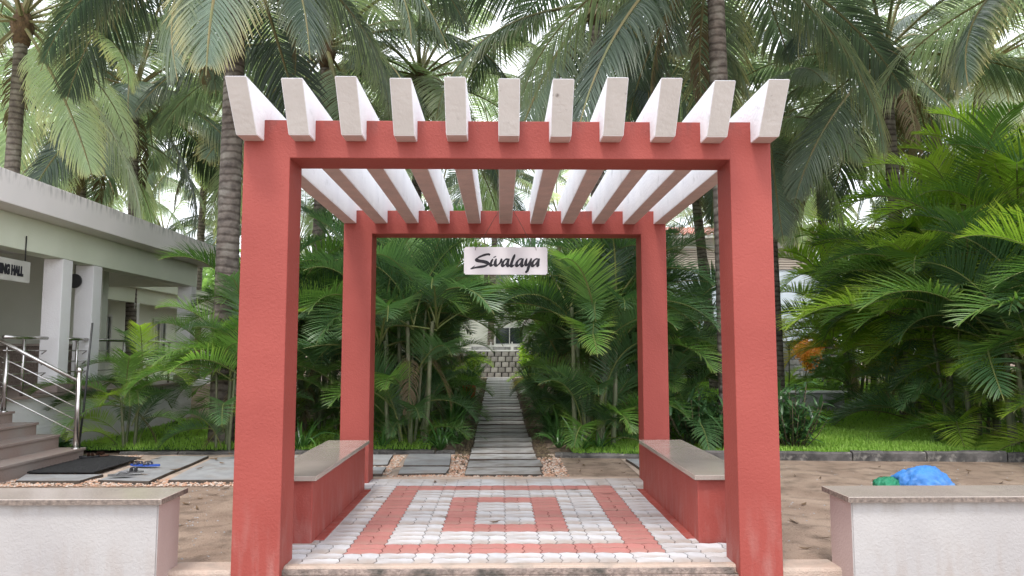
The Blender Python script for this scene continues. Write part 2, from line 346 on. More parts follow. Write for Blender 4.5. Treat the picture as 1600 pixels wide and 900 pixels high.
for j in range(len(yrows) - 1):
    for i in range(len(xcols) - 1):
        x0, x1, y0, y1 = xcols[i], xcols[i + 1], yrows[j], yrows[j + 1]
        w, h = x1 - x0, y1 - y0
        if w < .2 or h < .2:
            pav.append((x0, x1, y0, y1))
        elif (i + j) % 2:
            pav += [(x0, x1, y0, (y0 + y1) / 2), (x0, x1, (y0 + y1) / 2, y1)]
        else:
            pav += [(x0, (x0 + x1) / 2, y0, y1), ((x0 + x1) / 2, x1, y0, y1)]
def paver_geo(p, J=.0035):
    x0, x1, y0, y1 = p; nx = max(1, round((x1 - x0) / (U_ / 2))); ny = max(1, round((y1 - y0) / (U_ / 2)))
    pts = [(x0 + (x1 - x0) * k / nx, y0) for k in range(nx)] + [(x1, y0 + (y1 - y0) * k / ny) for k in range(ny)]
    pts += [(x1 - (x1 - x0) * k / nx, y1) for k in range(nx)] + [(x0, y1 - (y1 - y0) * k / ny) for k in range(ny)]
    cx, cy = (x0 + x1) / 2, (y0 + y1) / 2; out = []
    for x, y in pts:
        dx, dy = disp(x, y)
        if abs(x - xcols[0]) < .01 or abs(x - xcols[-1]) < .01: dx = x
        if abs(y - yrows[0]) < .01 or abs(y - yrows[-1]) < .01: dy = y
        sx = J if x <= x0 + 1e-6 else (-J if x >= x1 - 1e-6 else 0); sy = J if y <= y0 + 1e-6 else (-J if y >= y1 - 1e-6 else 0)
        out.append((dx + sx - cx, dy + sy - cy))
    n = len(out); v = [(a, b, 0) for a, b in out] + [(a, b, -.034) for a, b in out]
    f = [tuple(range(n))] + [(k + n, (k + 1) % n + n, (k + 1) % n, k) for k in range(n)]
    return v, f, cx, cy
pav.sort(key=lambda p: (p[2] + p[3]) / 2)
keep, rest = [], []
for p in pav:
    cx, cy = (p[0] + p[1]) / 2, (p[2] + p[3]) / 2
    if (p[1] < -1.3 or p[0] > 1.4) and 5.56 < cy < 7.72 and (p[1] - p[0]) > .3 : p = (max(p[0], -1.395), min(p[1], 1.475), p[2], p[3])
    if p[1] - p[0] < .03: continue
    (keep if len(keep) < 298 else rest).append(p)
for p in keep:
    v, f, cx, cy = paver_geo(p)
    o = mesh_obj('paver', v, f, ring_colour(cx, cy), pf)
    o.location = (cx, cy, random.uniform(-.0015, .002)); o.rotation_euler = (random.uniform(-.006, .006), random.uniform(-.006, .006), 0)
v_, f_, fm_ = [], [], []
for p in rest:
    v, f, cx, cy = paver_geo(p); b = len(v_); dz = random.uniform(-.0015, .002)
    v_ += [(a + cx, c + cy, d + dz) for a, c, d in v]; f_ += [tuple(k + b for k in q) for q in f]
    fm_ += [0 if ring_colour(cx, cy) == 'paver_white' else 1] * len(f)
if rest: mesh_obj('paver_field', v_, f_, None, pf, mats=['paver_white', 'paver_red'], fm=fm_)['kind'] = 'stuff'

pg = thing('pergola', 'red painted concrete pergola gateway with eleven white rafters across its top', 'pergola', (.05, 6.7, 0))
PO = (.05, 6.7, 0)
for x0, x1 in ((OL, XL), (XR, OR)):
    for y0 in (YF, YR):
        box('post', x0, x1, y0, y0 + PD, -.5, ZB1, 'red', pg, .006, 'z', PO)
for y0 in (YF, YR):
    box('beam', XL - .005, XR + .005, y0, y0 + PD - (0 if y0 == YF else 0), ZB0, ZB1, 'red', pg, .006, 'x', PO)
RW = .138
for i in range(11):
    c = OL + RW / 2 - .003 + i * ((OR - OL - RW + .006) / 10)
    jz = random.uniform(-.006, .006); zt, zb = 3.125 + jz, 2.815 + jz * .4
    yt, yb = YF - .36 + random.uniform(-.015, .015), YF - .15 + random.uniform(-.01, .01)
    yt2, yb2 = YR + PD + .36, YR + PD + .15
    bm = bmesh.new(); a, b = c - RW / 2 - PO[0], c + RW / 2 - PO[0]
    q = [(yt, zt), (yb, zb), (yb2, zb), (yt2, zt)]
    A = [bm.verts.new((a, y - PO[1], z)) for y, z in q]; B = [bm.verts.new((b, y - PO[1], z)) for y, z in q]
    fs = [bm.faces.new(A[::-1]), bm.faces.new(B)]
    fe = bm.faces.new((A[0], A[1], B[1], B[0])); fu = bm.faces.new((A[1], A[2], B[2], B[1]))
    fe2 = bm.faces.new((A[2], A[3], B[3], B[2])); ft = bm.faces.new((A[3], A[0], B[0], B[3]))
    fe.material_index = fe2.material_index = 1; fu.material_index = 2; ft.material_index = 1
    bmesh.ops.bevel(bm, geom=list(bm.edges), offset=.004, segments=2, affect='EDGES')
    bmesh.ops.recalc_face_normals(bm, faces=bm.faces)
    bmobj('rafter', bm, None, pg, mats=['rafter_white', 'rafter_end', 'rafter_under_bounce'])
# benches
for side, x0, x1 in ((-1, OL - .02, -1.385), (1, 1.468, OR + .02)):
    b = thing('bench', ('red masonry bench with polished stone top on the left inside the pergola' if side < 0 else
                        'red masonry bench with polished stone top on the right inside the pergola, glossy with reflections'), 'bench', ((x0 + x1) / 2, 6.68, 0))
    o = tuple(b.location)
    box('base', x0, x1, 5.61, 7.75, -.04, .455, 'red', b, .008, 'z', o)
    g = box('seat_slab', x0 - .03, x1 + (.035 if side < 0 else .03), 5.565, 7.8, .456, .492, 'granite', b, .004, None, o)
    xi = x1 if side < 0 else x0
    box('skirting', min(xi, xi - side * .07), max(xi, xi - side * .07), 5.7, 7.72, -.03, .007, 'red', b, .003, None, o)

# hanging name board
sb = thing('hanging_sign', 'white name board reading Sivalaya hung by wires from the pergola rafters', 'sign', (.045, 7.3, 2.29))
SW, SH = .83, .27
sx0 = atx(725, 7.42) ; SX = (atx(725, 7.42) + atx(855, 7.42)) / 2
def zat(py, Y): 
    r = ray(790, py); return CAMH + r[2] * Y / r[1]
zt_, zb_ = zat(386, 7.3), zat(429, 7.3)
SW = (855 - 725) / FPX * 7.37; SH = zt_ - zb_; sb.location = (SX, 7.3, (zt_ + zb_) / 2)
bm = bmesh.new(); add_box(bm, -SW / 2, SW / 2, 0, .012, -SH / 2, SH / 2)
bmesh.ops.bevel(bm, geom=[e for e in bm.edges if abs((e.verts[0].co - e.verts[1].co).y) > .005], offset=.012, segments=3, affect='EDGES')
board = bmobj('board', bm, 'sign_white', sb)
strokes = [
 ([(538, 562), (515, 552), (470, 560), (420, 578), (378, 600), (366, 622), (395, 636), (455, 645), (498, 660), (508, 682), (470, 702), (415, 712), (350, 722), (288, 738)], 1.0),
 ([(288, 738), (318, 716), (346, 697)], .55),
 ([(594, 580), (600, 592)], .8),
 ([(574, 610), (556, 645), (545, 675), (552, 694), (584, 682)], .9),
 ([(618, 608), (606, 645), (604, 680), (625, 693), (655, 672), (678, 640), (684, 606)], .95),
 ([(768, 612), (735, 618), (706, 650), (694, 684), (708, 697), (738, 678), (768, 640), (782, 606)], .95),
 ([(782, 606), (766, 645), (760, 682), (772, 698), (800, 682)], .95),
 ([(856, 552), (840, 590), (816, 650), (806, 690), (822, 700), (850, 684)], 1.),
 ([(948, 606), (912, 618), (884, 650), (874, 684), (888, 697), (918, 678), (948, 640), (962, 604)], .95),
 ([(962, 604), (946, 645), (940, 682), (952, 700), (978, 682)], .95),
 ([(1010, 604), (996, 640), (992, 672), (1006, 688), (1034, 664), (1058, 625)], .9),
 ([(1066, 602), (1046, 660), (1030, 710), (1018, 750), (1006, 772), (996, 760)], 1.),
 ([(1148, 606), (1112, 618), (1084, 650), (1074, 684), (1088, 697), (1118, 678), (1148, 640), (1166, 604)], .95),
 ([(1166, 604), (1152, 645), (1148, 690), (1156, 706)], .95)]
vv, ff = [], []
def catmull(p, n=5):
    P = [p[0]] + p + [p[-1]]; out = []
    for i in range(1, len(P) - 2):
        for k in range(n):
            t = k / n; a, b, c, d = P[i - 1], P[i], P[i + 1], P[i + 2]
            out.append(tuple(.5 * ((2 * b[j]) + (-a[j] + c[j]) * t + (2 * a[j] - 5 * b[j] + 4 * c[j] - d[j]) * t * t + (-a[j] + 3 * b[j] - 3 * c[j] + d[j]) * t ** 3) for j in range(2)))
    out.append(p[-1]); return out
for si, (pl, wd) in enumerate(strokes):
    pts = catmull(pl); n = len(pts); base = len(vv); zo = -.0012 - .0003 * si
    for i, (x, y) in enumerate(pts):
        a, b = pts[max(i - 1, 0)], pts[min(i + 1, n - 1)]; dx, dy = b[0] - a[0], b[1] - a[1]; l = math.hypot(dx, dy) or 1
        nx, ny = -dy / l, dx / l
        ph = math.radians(-38)                      # pen angle
        w = (abs(nx * math.cos(ph) + ny * math.sin(ph)) * 17 + 8) * wd
        e = min(i, n - 1 - i) / (n * .16 + 1e-6); w *= min(1, .45 + .55 * e)
        for s in (1, -1):
            X = (x + nx * w * s - 205) / 1065 * SW - SW / 2; Z = SH / 2 - (y + ny * w * s - 460) / 348 * SH
            vv.append((X, zo, Z))
    for i in range(n - 1): ff.append((base + 2 * i, base + 2 * i + 1, base + 2 * i + 3, base + 2 * i + 2))
mesh_obj('lettering', vv, ff, 'ink', board)
hz = sb.location
for s, xa in ((-1, -.298), (1, .298)):
    top = Vector((.054 + s * .082 - hz.x, 0.02, 3.13 - hz.z)); mid = Vector((.054 + s * .082 - hz.x, 0.02, 2.78 - hz.z))
    lo = Vector((xa, -.006, SH / 2 - .022)); kn = mid.lerp(lo, .12) + Vector((s * .004, 0, 0))
    tube('hanging_wire', [top, mid, kn, mid.lerp(lo, .9) + Vector((s * -.012, 0, 0)), lo + Vector((0, 0, .015)), lo + Vector((s * .004, -.002, -.012))], .0025, 'wire', sb, 5)
tube('hanging_wire', [Vector((.054 - .085 - hz.x, .02, 3.13 - hz.z)), Vector((.054 + .085 - hz.x, .02, 3.13 - hz.z))], .0025, 'wire', sb, 5)

# ------------------------------------------------------------ low walls flanking the pergola
def low_wall(x0, x1, lab, endside):
    t = thing('low_wall', lab, 'wall', ((x0 + x1) / 2, 4.92, -.22)); o = (t.location.x, 4.92, -.22)
    bm = bmesh.new(); fs = add_box(bm, x0 - o[0], x1 - o[0], 4.76 - o[1], 5.08 - o[1], -.4 - o[2], .455 - o[2])
    fs[5 if endside < 0 else 3].material_index = 1
    bmesh.ops.bevel(bm, geom=[e for e in bm.edges if abs((e.verts[0].co - e.verts[1].co).z) > .5], offset=.008, segments=2, affect='EDGES')
    bmobj('wall_body', bm, None, t, mats=['white_render', 'pink_render'])
    xa = x0 - .035 if endside < 0 else x0; xb = x1 + .035 if endside > 0 else x1
    n = 3; L_ = (xb - xa) / n
    for k in range(n):
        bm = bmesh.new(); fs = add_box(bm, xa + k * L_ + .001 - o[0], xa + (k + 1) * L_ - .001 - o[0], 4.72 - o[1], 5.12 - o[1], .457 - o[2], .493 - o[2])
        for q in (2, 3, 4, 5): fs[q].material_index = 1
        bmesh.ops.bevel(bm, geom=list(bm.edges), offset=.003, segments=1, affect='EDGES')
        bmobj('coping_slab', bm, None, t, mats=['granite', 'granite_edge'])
low_wall(-7.5, -2.13, 'low white rendered wall with stone coping, left of the pergola', 1)
low_wall(2.22, 7.6, 'low white rendered wall with stone coping, right of the pergola', -1)

# ------------------------------------------------------------ flagstones, path slabs, pebbles, kerb
fp = sheet('cross_path', [-6.5, -4, -2, 0, .75], [8.5, 9, 10, 10.62], .006, 'concrete', bumpy=.004)
def px_poly(pts, z): return [atz(x, y, z) for x, y in pts]
def slab(name, poly, z, th, m, parent, jit=.012):
    n = len(poly); cx = sum(p[0] for p in poly) / n; cy = sum(p[1] for p in poly) / n; P = []
    for i in range(n):
        a, b = poly[i], poly[(i + 1) % n]
        for t in (0, .33, .66):
            P.append((a[0] + (b[0] - a[0]) * t + random.uniform(-jit, jit) - cx, a[1] + (b[1] - a[1]) * t + random.uniform(-jit, jit) - cy))
    k = len(P); v = [(x * .985, y * .985, 0) for x, y in P] + [(x, y, -.006) for x, y in P] + [(x, y, -th) for x, y in P]
    f = [tuple(range(k))] + [(i, i + k, (i + 1) % k + k, (i + 1) % k) for i in range(k)] + [(i + k, i + 2 * k, (i + 1) % k + 2 * k, (i + 1) % k + k) for i in range(k)]
    o = mesh_obj(name, v, f, None, parent, mats=[m, 'slab_edge_shade'], fm=[0] + [1] * (len(f) - 1)); bm = bmesh.new(); bm.from_mesh(o.data); bmesh.ops.recalc_face_normals(bm, faces=bm.faces); bm.to_mesh(o.data); bm.free()
    o.location = (cx, cy, z); return o
flags = [
 [(153, 750), (232, 752), (327, 712), (253, 712)], [(262, 750), (372, 750), (420, 712), (335, 714)],
 [(24, 751), (125, 751), (160, 741), (40, 741)], [(380, 750), (500, 750), (525, 712), (432, 712)],
 [(560, 740), (598, 740), (604, 729), (562, 729)], [(562, 726), (605, 726), (614, 710), (564, 710)],
 [(623, 740), (698, 739), (702, 729), (628, 729)], [(629, 727), (703, 727), (705, 709), (638, 709)],
 [(505, 740), (550, 740), (552, 712), (530, 712)]]
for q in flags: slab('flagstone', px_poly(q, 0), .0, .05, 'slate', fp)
# extra flags off to the left and right of what the posts hide
rf = sheet('side_path', [1.62, 1.9, 2.2], [8.55, 9.6, 10.1], .008, 'concrete')
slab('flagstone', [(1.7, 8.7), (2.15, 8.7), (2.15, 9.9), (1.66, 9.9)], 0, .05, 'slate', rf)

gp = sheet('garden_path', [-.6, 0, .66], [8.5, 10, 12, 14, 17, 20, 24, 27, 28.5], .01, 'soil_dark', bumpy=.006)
y = 8.72; k = 0
while y < 27.2:
    d = .53 + random.uniform(-.04, .05); w = .455 + random.uniform(-.012, .02)
    cx = .05 - .004 * (y - 8) + random.uniform(-.012, .012); sk = random.uniform(-.035, .035)
    dy = gz(y + d / 2)
    P = [(cx - w, y + sk), (cx + w, y - sk * .4), (cx + w, y + d - sk), (cx - w, y + d + sk * .6)]
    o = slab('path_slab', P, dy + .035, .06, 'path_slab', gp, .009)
    o.rotation_euler = (0.036 if y > 14 else 0, random.uniform(-.008, .008), 0)
    y += d + .10 + random.uniform(-.02, .03); k += 1
NSLAB = k
def pebbles(name, regions, parent, m='pebble', size=(.01, .022)):
    V, F = [], []
    for (x0, x1, y0, y1, n, zf) in regions:
        for _ in range(n):
            x, y = random.uniform(x0, x1), random.uniform(y0, y1); s = random.uniform(*size); a = random.uniform(0, 6.3)
            b = len(V); z = gz(y) + zf
            for k in range(5):
                t = a + k * 1.2566; V.append((x + math.cos(t) * s * random.uniform(.7, 1.2), y + math.sin(t) * s * random.uniform(.7, 1.2), z + s * random.uniform(-.1, .2)))
            V.append((x, y, z + s * .75)); F += [(b + k, b + (k + 1) % 5, b + 5) for k in range(5)]
    o = mesh_obj(name, V, F, m, parent); o['kind'] = 'stuff'; return o
pebbles('pebbles', [(-6.2, -1.3, 8.15, 8.62, 2600, .008), (-1.3, .62, 8.5, 8.8, 700, .012), (-.98, -.42, 8.7, 10.5, 1100, .012), (-1.75, -1.3, 8.8, 10.5, 700, .012),
                    (.5, .8, 8.5, 10.2, 500, .012), (-3.6, -3.2, 8.4, 10.6, 500, .012), (-5.3, -4.9, 8.6, 10.5, 500, .012), (-2.6, -.5, 9.42, 9.56, 350, .012), (-6.3, -5.5, 8.2, 9.0, 700, .008)], fp)
pebbles('path_litter', [(-.62, -.44, 10, 27, 1400, .012), (.52, .7, 10, 27, 1400, .012)], gp, 'twig', (.008, .03))
pebbles('soil_grit', [(1.9, 7.5, 5.2, 9.6, 3500, .0), (-3.2, -1.7, 5.2, 8.1, 1200, .0), (.8, 1.6, 8.6, 10.3, 300, 0)], bpy.data.objects['ground'], 'soil', (.003, .009))

pebbles('small_stones', [(1.9, 7.5, 5.2, 9.6, 350, .0), (-3.2, -1.7, 5.2, 8.1, 150, .0)], bpy.data.objects['ground'], 'slate', (.004, .012))
V, F = [], []
for (x0, x1, y0, y1, n) in [(1.9, 7.5, 5.3, 9.6, 60), (-3.4, -1.8, 5.3, 8.1, 22), (.8, 1.6, 8.6, 10.3, 8), (-1.3, 1.4, 5.2, 8.4, 7), (-6, -1.5, 8.6, 10.5, 24)]:
    for _ in range(n):
        x, y = random.uniform(x0, x1), random.uniform(y0, y1); a = random.uniform(0, 6.3); l = random.uniform(.03, .09); w = random.uniform(.006, .016); c_, s_ = math.cos(a), math.sin(a); b = len(V); z = gz(y) + .006 if abs(x) > 1.7 or y > 8.5 else .006
        if y > 8.5 and x < 0: z = .012
        for (u, q, h) in ((-l, 0, .012), (-l * .3, w, 0), (-l * .3, -w, .006), (l * .4, w * .9, .001), (l * .4, -w * .9, .009), (l, 0, .014)): V.append((x + c_ * u - s_ * q, y + s_ * u + c_ * q, z + h))
        F += [(b, b + 1, b + 2), (b + 1, b + 3, b + 4, b + 2), (b + 3, b + 5, b + 4)]
o = mesh_obj('dry_litter', V, F, 'husk', bpy.data.objects['ground']); o['kind'] = 'stuff'
def kerb(pts, name='kerb', lens=(.9, 1.6), drop=0.):
    t = bpy.data.objects.new(name, None); C.objects.link(t); t['kind'] = 'structure'
    (x, y), (x1, y1) = pts; tot = math.hypot(x1 - x, y1 - y); ux, uy = (x1 - x) / tot, (y1 - y) / tot; s = 0
    while s < tot:
        l = min(random.uniform(*lens), tot - s)
        if l < .1: break
        bm = bmesh.new(); nseg = max(2, int(l / .15)); vs = []
        prof = [(-.06, -.1), (-.065, .085), (-.045, .105), (.04, .108), (.06, .085), (.06, -.1)]
        for i in range(nseg + 1):
            vs.append([bm.verts.new((.006 + (l - .012) * i / nseg, p[0] + random.uniform(-.007, .007), p[1] + random.uniform(-.007, .007))) for p in prof])
        for i in range(nseg):
            for k in range(5): bm.faces.new((vs[i][k], vs[i + 1][k], vs[i + 1][k + 1], vs[i][k + 1]))
        bm.faces.new(vs[0]); bm.faces.new(vs[-1][::-1]); bmesh.ops.recalc_face_normals(bm, faces=bm.faces)
        o = bmobj('kerb_stone', bm, 'kerb_stone', t); o.location = (x + ux * s, y + uy * s, G0 + .02 - drop + random.uniform(-.012, .008)); o.rotation_euler = (0, random.uniform(-.01, .01), math.atan2(uy, ux))
        s += l + .008
    return t
kerb(((.75, 10.36), (2.3, 10.2)), drop=.06); kerb(((2.3, 10.15), (10.5, 9.6))); kerb(((-5.35, 10.72), (-.64, 10.72)), lens=(.5, 1.1), drop=.075)

# lawns
def lawn(name, x0, x1, y0, y1, dens, h, lab=None):
    ys = sorted(set([y0] + [b for b in (11, 12, 13, 14, 17, 20, 24, 27) if y0 < b < y1] + [y1]))
    b = sheet(name, [x0, (x0 + x1) / 2, x1], ys, .05, 'turf')
    V, F, T, Rr = [], [], [], []
    for yy0, yy1 in zip(ys[:-1], ys[1:]):
        ym = (yy0 + yy1) / 2; den = dens * (10 / ym) ** 1.6; wsc = (ym / 10) ** .8
        for _ in range(int(den * (x1 - x0) * (yy1 - yy0))):
            x, y = random.uniform(x0, x1), random.uniform(yy0, yy1)
            n_ = noise.noise(Vector((x * 1.1, y * 1.1, 3))); hh = h * random.uniform(.5, 1.2) * (1 + .5 * n_); a = random.uniform(0, 6.3); w = .005 * wsc
            dx, dy = math.cos(a), math.sin(a); ln = random.uniform(.1, .9) * hh; b0 = len(V); z = gz(y) + .045
            px, py = -dy * w, dx * w
            V += [(x - px, y - py, z), (x + px, y + py, z), (x + dx * ln * .35 + px * .8, y + dy * ln * .35 + py * .8, z + hh * .6), (x + dx * ln * .35 - px * .8, y + dy * ln * .35 - py * .8, z + hh * .6), (x + dx * ln, y + dy * ln, z + hh)]
            F += [(b0, b0 + 1, b0 + 2, b0 + 3), (b0 + 3, b0 + 2, b0 + 4)]; T += [0, 0, .6, .6, 1]; Rr += [.5 + n_ * 1.3 + random.uniform(-.5, .5)] * 5
    o = mesh_obj('grass', V, F, 'grass_blade', None, attrs={'tip': T, 'rnd': Rr}); o['kind'] = 'stuff'
    o['label'] = lab; o['category'] = 'grass'
lawn('lawn', 1.0, 10, 10.28, 16, 1700, .075, 'bright green lawn grass behind the stone kerb on the right')
lawn('lawn', 3.0, 12, 16, 27, 700, .1, 'sunlit far lawn in front of the grey block wall')
lawn('lawn', -6.4, -1.0, 10.8, 15, 1200, .065, 'shaded lawn grass between the palms on the left')

# ------------------------------------------------------------ dining hall on the left
CX = -6.58
FLZ = .78
dh = thing('dining_hall', 'low white dining hall with deep flat roof, square columns and raised veranda', 'building', (-8, 10, 0)); DO = (-8, 10, 0)
def dbox(name, *a, **k): return box(name, *a, dh, o=DO, **k)
dbox('roof_slab', -16, -6.2, 2.5, 16.45, 3.27, 3.69, 'fascia', bev=.01)
dbox('beam', -6.86, -6.575, 2.5, 16.12, 2.80, 3.268, 'house_green', bev=.006)
dbox('beam', -12, -6.862, 15.84, 16.12, 2.80, 3.268, 'house_green', bev=.006)
dbox('ceiling', -12, -6.87, 2.6, 15.83, 3.19, 3.25, 'house_white')
for y0 in (6.9, 11.2, 12.05, 15.86):
    c = dbox('column', -6.87, CX, y0, y0 + .26, FLZ + .03, 2.797, 'house_white', bev=.008)
    box('skirting', -6.89 - DO[0], CX + .018 - DO[0], y0 - .018 - DO[1], y0 + .28 - DO[1], FLZ + .02, FLZ + .15, 'brown_granite', c, .004)
dbox('plinth', -14, -6.60, 2.5, 16.1, -.3, FLZ - .03, 'house_white')
for k in range(10):
    dbox('floor_edge_slab', -9, -6.52, 2.5 + 1.36 * k, 2.5 + 1.36 * (k + 1) - .006, FLZ - .028, FLZ + .012, 'brown_granite', bev=.004)
dbox('wall', -14, -7.25, 13.6, 13.8, FLZ, 3.19, 'hall_wall')
dbox('wall', -9.9, -9.7, 2.5, 13.6, FLZ, 3.19, 'hall_wall')
pn = dbox('granite_counter', -9.69, -7.7, 12.9, 13.59, FLZ, FLZ + .72, 'granite_edge', bev=.01)
box('counter_top', -9.69 - DO[0], -7.65 - DO[0], 12.85 - DO[1], 13.59 - DO[1], FLZ + .722, FLZ + .76, 'granite', pn)
# sign hanging under the beam
Y0s, Y1s = 9.42, 10.38
hs_ = thing('hall_sign', 'faded hanging board reading DINING HALL under the veranda beam', 'sign', (-6.56, (Y0s + Y1s) / 2, 2.5))
hb = box('board', -.012, .012, -(Y1s - Y0s) / 2, (Y1s - Y0s) / 2, -.15, .145, 'sign_old', hs_, .004)
cu = bpy.data.curves.new('lettering', 'FONT'); cu.body = 'DINING HALL'; cu.size = .2; cu.extrude = .003; cu.align_x = 'CENTER'; cu.align_y = 'CENTER'; cu.offset = .014
cu.space_character = 1.0
to = bpy.data.objects.new('lettering_curve', cu); C.objects.link(to); bpy.context.view_layer.update()
me = bpy.data.meshes.new_from_object(to.evaluated_get(bpy.context.evaluated_depsgraph_get())); bpy.data.objects.remove(to)
me.materials.clear(); me.materials.append(MATS['ink']); lt = link(bpy.data.objects.new('lettering', me), hb)
lt.rotation_euler = (R_(90), 0, R_(90)); lt.location = (.0165, .0, -.01); lt.scale = (.52, .85, 1)
for yy in (-.38, .38): tube('hanging_rod', [(0, yy, .12), (0, yy, .5)], .008, 'black_iron', hs_, 6)
# gong
gx, gy = atx(119.5, 11.9), 11.9
gg = thing('gong', 'round black iron gong hanging between the veranda columns', 'gong', (gx, gy, 2.53))
bm = bmesh.new(); add_tube(bm, [(0, -.014, 0), (0, -.010, 0), (0, .010, 0), (0, .014, 0)], [.105, .115, .115, .105], 28); bmobj('disc', bm, 'black_iron', gg, False)
for k in range(4):
    bm = bmesh.new(); z0 = .135 + k * .042; pts = []
    for a in range(9):
        t = a * math.pi / 4; u = math.cos(t) * .010; w_ = math.sin(t) * .022
        pts.append((u, 0, z0 + w_) if k % 2 else (0, u, z0 + w_))
    add_tube(bm, pts, .004, 5, False); bmobj('chain_link', bm, 'black_iron', gg, True)
tube('hook', [(0, 0, .28), (0, 0, .72)], .006, 'black_iron', gg, 6)

# stairs
st = thing('staircase', 'brown granite staircase of broad steps up to the dining hall veranda', 'stairs', (-6.0, 9, 0)); SO = (-6, 9, 0)
zs = [.15, .32, .478, .624]; xs = [-5.45, -5.78, -6.08, -6.4]; z0 = -.3
for k in range(4):
    s = box('step', -6.595, xs[k] - .02, 6.6, 9.98, z0, zs[k] - .032, 'brown_granite', st, 0, None, SO)
    for q in range(2):
        ya, yb = (6.6, 8.2) if q == 0 else (8.203, 10.0)
        box('tread', xs[k] - .36 - SO[0], xs[k] - SO[0], ya - SO[1], yb - SO[1], zs[k] - .031, zs[k], 'brown_granite', s, .004)
    z0 = zs[k] - .03
# stair railing
sr = thing('stair_railing', 'stainless steel stair handrail sloping down to a ball topped post', 'railing', (-5.5, 9.9, .15)); RO = Vector((-5.5, 9.9, .15))
def V3(*a): return Vector(a) - RO
pa = Vector((-5.53, 9.9, 0)); pb = Vector((-6.47, 9.87, 0))
def srpost(p, zb, zt, r, ball):
    o = tube('post', [V3(p.x, p.y, zb), V3(p.x, p.y, zt)], r, 'steel', sr, 14)
    bm = bmesh.new(); add_tube(bm, [V3(p.x, p.y, zb), V3(p.x, p.y, zb + .012)], [.055, .05], 16); bmobj('base_flange', bm, 'steel', o, False)
    if ball:
        bm = bmesh.new(); bmesh.ops.create_uvsphere(bm, u_segments=16, v_segments=10, radius=.042, matrix=Matrix.Translation(V3(p.x, p.y, zt + .03))); bmobj('ball_finial', bm, 'steel', o, True)
srpost(pa, .15, 1.13, .034, True); srpost(pb, .624, 1.37, .03, False)
A_, B_ = V3(pa.x - .03, pa.y, 1.03), V3(-7.3, 9.85, 1.9)
Bm = A_.lerp(V3(pb.x, pb.y, 1.50), 1.0)
tube('handrail', [A_, Bm, A_.lerp(Bm, 1.35)], .026, 'steel', sr, 12)
tube('support', [V3(pb.x, pb.y, 1.37), V3(pb.x, pb.y, 1.49)], .009, 'steel', sr, 8)
for k, dz in enumerate((.2, .36, .52, .68)):
    a = V3(pa.x, pa.y - .0, 1.03 - dz); b = V3(pb.x, pb.y, 1.50 - dz); tube('rod', [a, b, a.lerp(b, 1.35)], .009, 'steel', sr, 8)
# veranda railings
def rail(lab, y0, y1, posts, ends):
    t = thing('veranda_railing', lab, 'railing', (-6.62, (y0 + y1) / 2, FLZ)); oy = (y0 + y1) / 2
    tube('handrail', [(0, y0 - oy, .82), (0, y1 - oy, .82), (-.05, y1 - oy + .015, .82)], .026, 'steel', t, 12)
    for yy in posts: tube('post', [(0, yy - oy, .012), (0, yy - oy, .8)], .022, 'steel', t, 10)
    for k in range(4):
        z = .16 + .16 * k; p = [(0, y0 - oy, z), (0, y1 - oy, z)] + ([(-.08, y1 - oy + .02, z - .05)] if ends else [])
        tube('rod', p, .008, 'steel', t, 8)
rail('stainless steel veranda railing between the stairs and the first column', 10.02, 10.97, [10.45], True)
rail('short stainless steel veranda railing between the two close columns', 11.47, 12.03, [11.75], True)
rail('long stainless steel veranda railing behind the small palm', 12.33, 15.84, [13.2, 14.1, 15.0], False)
tube_o = tube('iron_pipe', [(-5.67, 10.2, G0), (-5.64, 10.25, .7), (-5.61, 10.3, 1.8)], .014, 'black_iron', None, 8)
tag(tube_o, 'thin black iron pipe leaning behind the ball topped stair post', 'pipe')

# ------------------------------------------------------------ pale building behind the dining hall
gb = thing('guest_house', 'pale green single storey house with eave and white windows behind the hall', 'building', (-11, 24, 0)); GO = (-11, 24, 0)
def window(parent, c, w, h, face, o, panes=2, m='frame_white', depth=.06):
    """face 'x': in a wall looking +X at x=c[0]; 'y': looking -Y at y=c[1]. frame > pane, bar"""
    def bb(name, u0, u1, v0, v1, d0, d1, mm, par):
        if face == 'x': return box(name, c[0] + d0 - o[0], c[0] + d1 - o[0], c[1] + u0 - o[1], c[1] + u1 - o[1], c[2] + v0 - o[2], c[2] + v1 - o[2], mm, par)
        return box(name, c[0] + u0 - o[0], c[0] + u1 - o[0], c[1] - d1 - o[1], c[1] - d0 - o[1], c[2] + v0 - o[2], c[2] + v1 - o[2], mm, par)
    bm = bmesh.new(); t = .06
    e = bpy.data.objects.new('window', None); link(e, parent)
    bb('frame', -w / 2, w / 2, h / 2 - t, h / 2, 0, depth, m, e); bb('frame', -w / 2, w / 2, -h / 2, -h / 2 + t, 0, depth, m, e)
    bb('frame', -w / 2, -w / 2 + t, -h / 2 + t, h / 2 - t, .001, depth - .001, m, e); bb('frame', w / 2 - t, w / 2, -h / 2 + t, h / 2 - t, .001, depth - .001, m, e)
    pw = (w - 2 * t) / panes
    for k in range(panes):
        u = -w / 2 + t + pw * k; bb('pane', u + .012, u + pw - .012, -h / 2 + t, h / 2 - t, .004, .02, 'glass', e)
        if k: bb('bar', u - .02, u + .02, -h / 2 + t, h / 2 - t, .003, depth - .004, m, e)
    bb('sill', -w / 2 - .05, w / 2 + .05, -h / 2 - .06, -h / 2 - .002, .0, depth + .05, m, e)
    return e
box('wall', -17, -10.5, 17.2, 34, -.2, 3.2, 'far_wall', gb, 0, None, GO)
box('roof_slab', -18, -9.6, 16.8, 34.4, 3.1, 3.35, 'house_green', gb, 0, None, GO)
box('veranda_floor', -10.5, -9.7, 17.2, 34, -.2, .5, 'house_white', gb, 0, None, GO)
box('beam', -10.0, -9.8, 17, 34, 2.72, 3.098, 'house_green', gb, 0, None, GO)
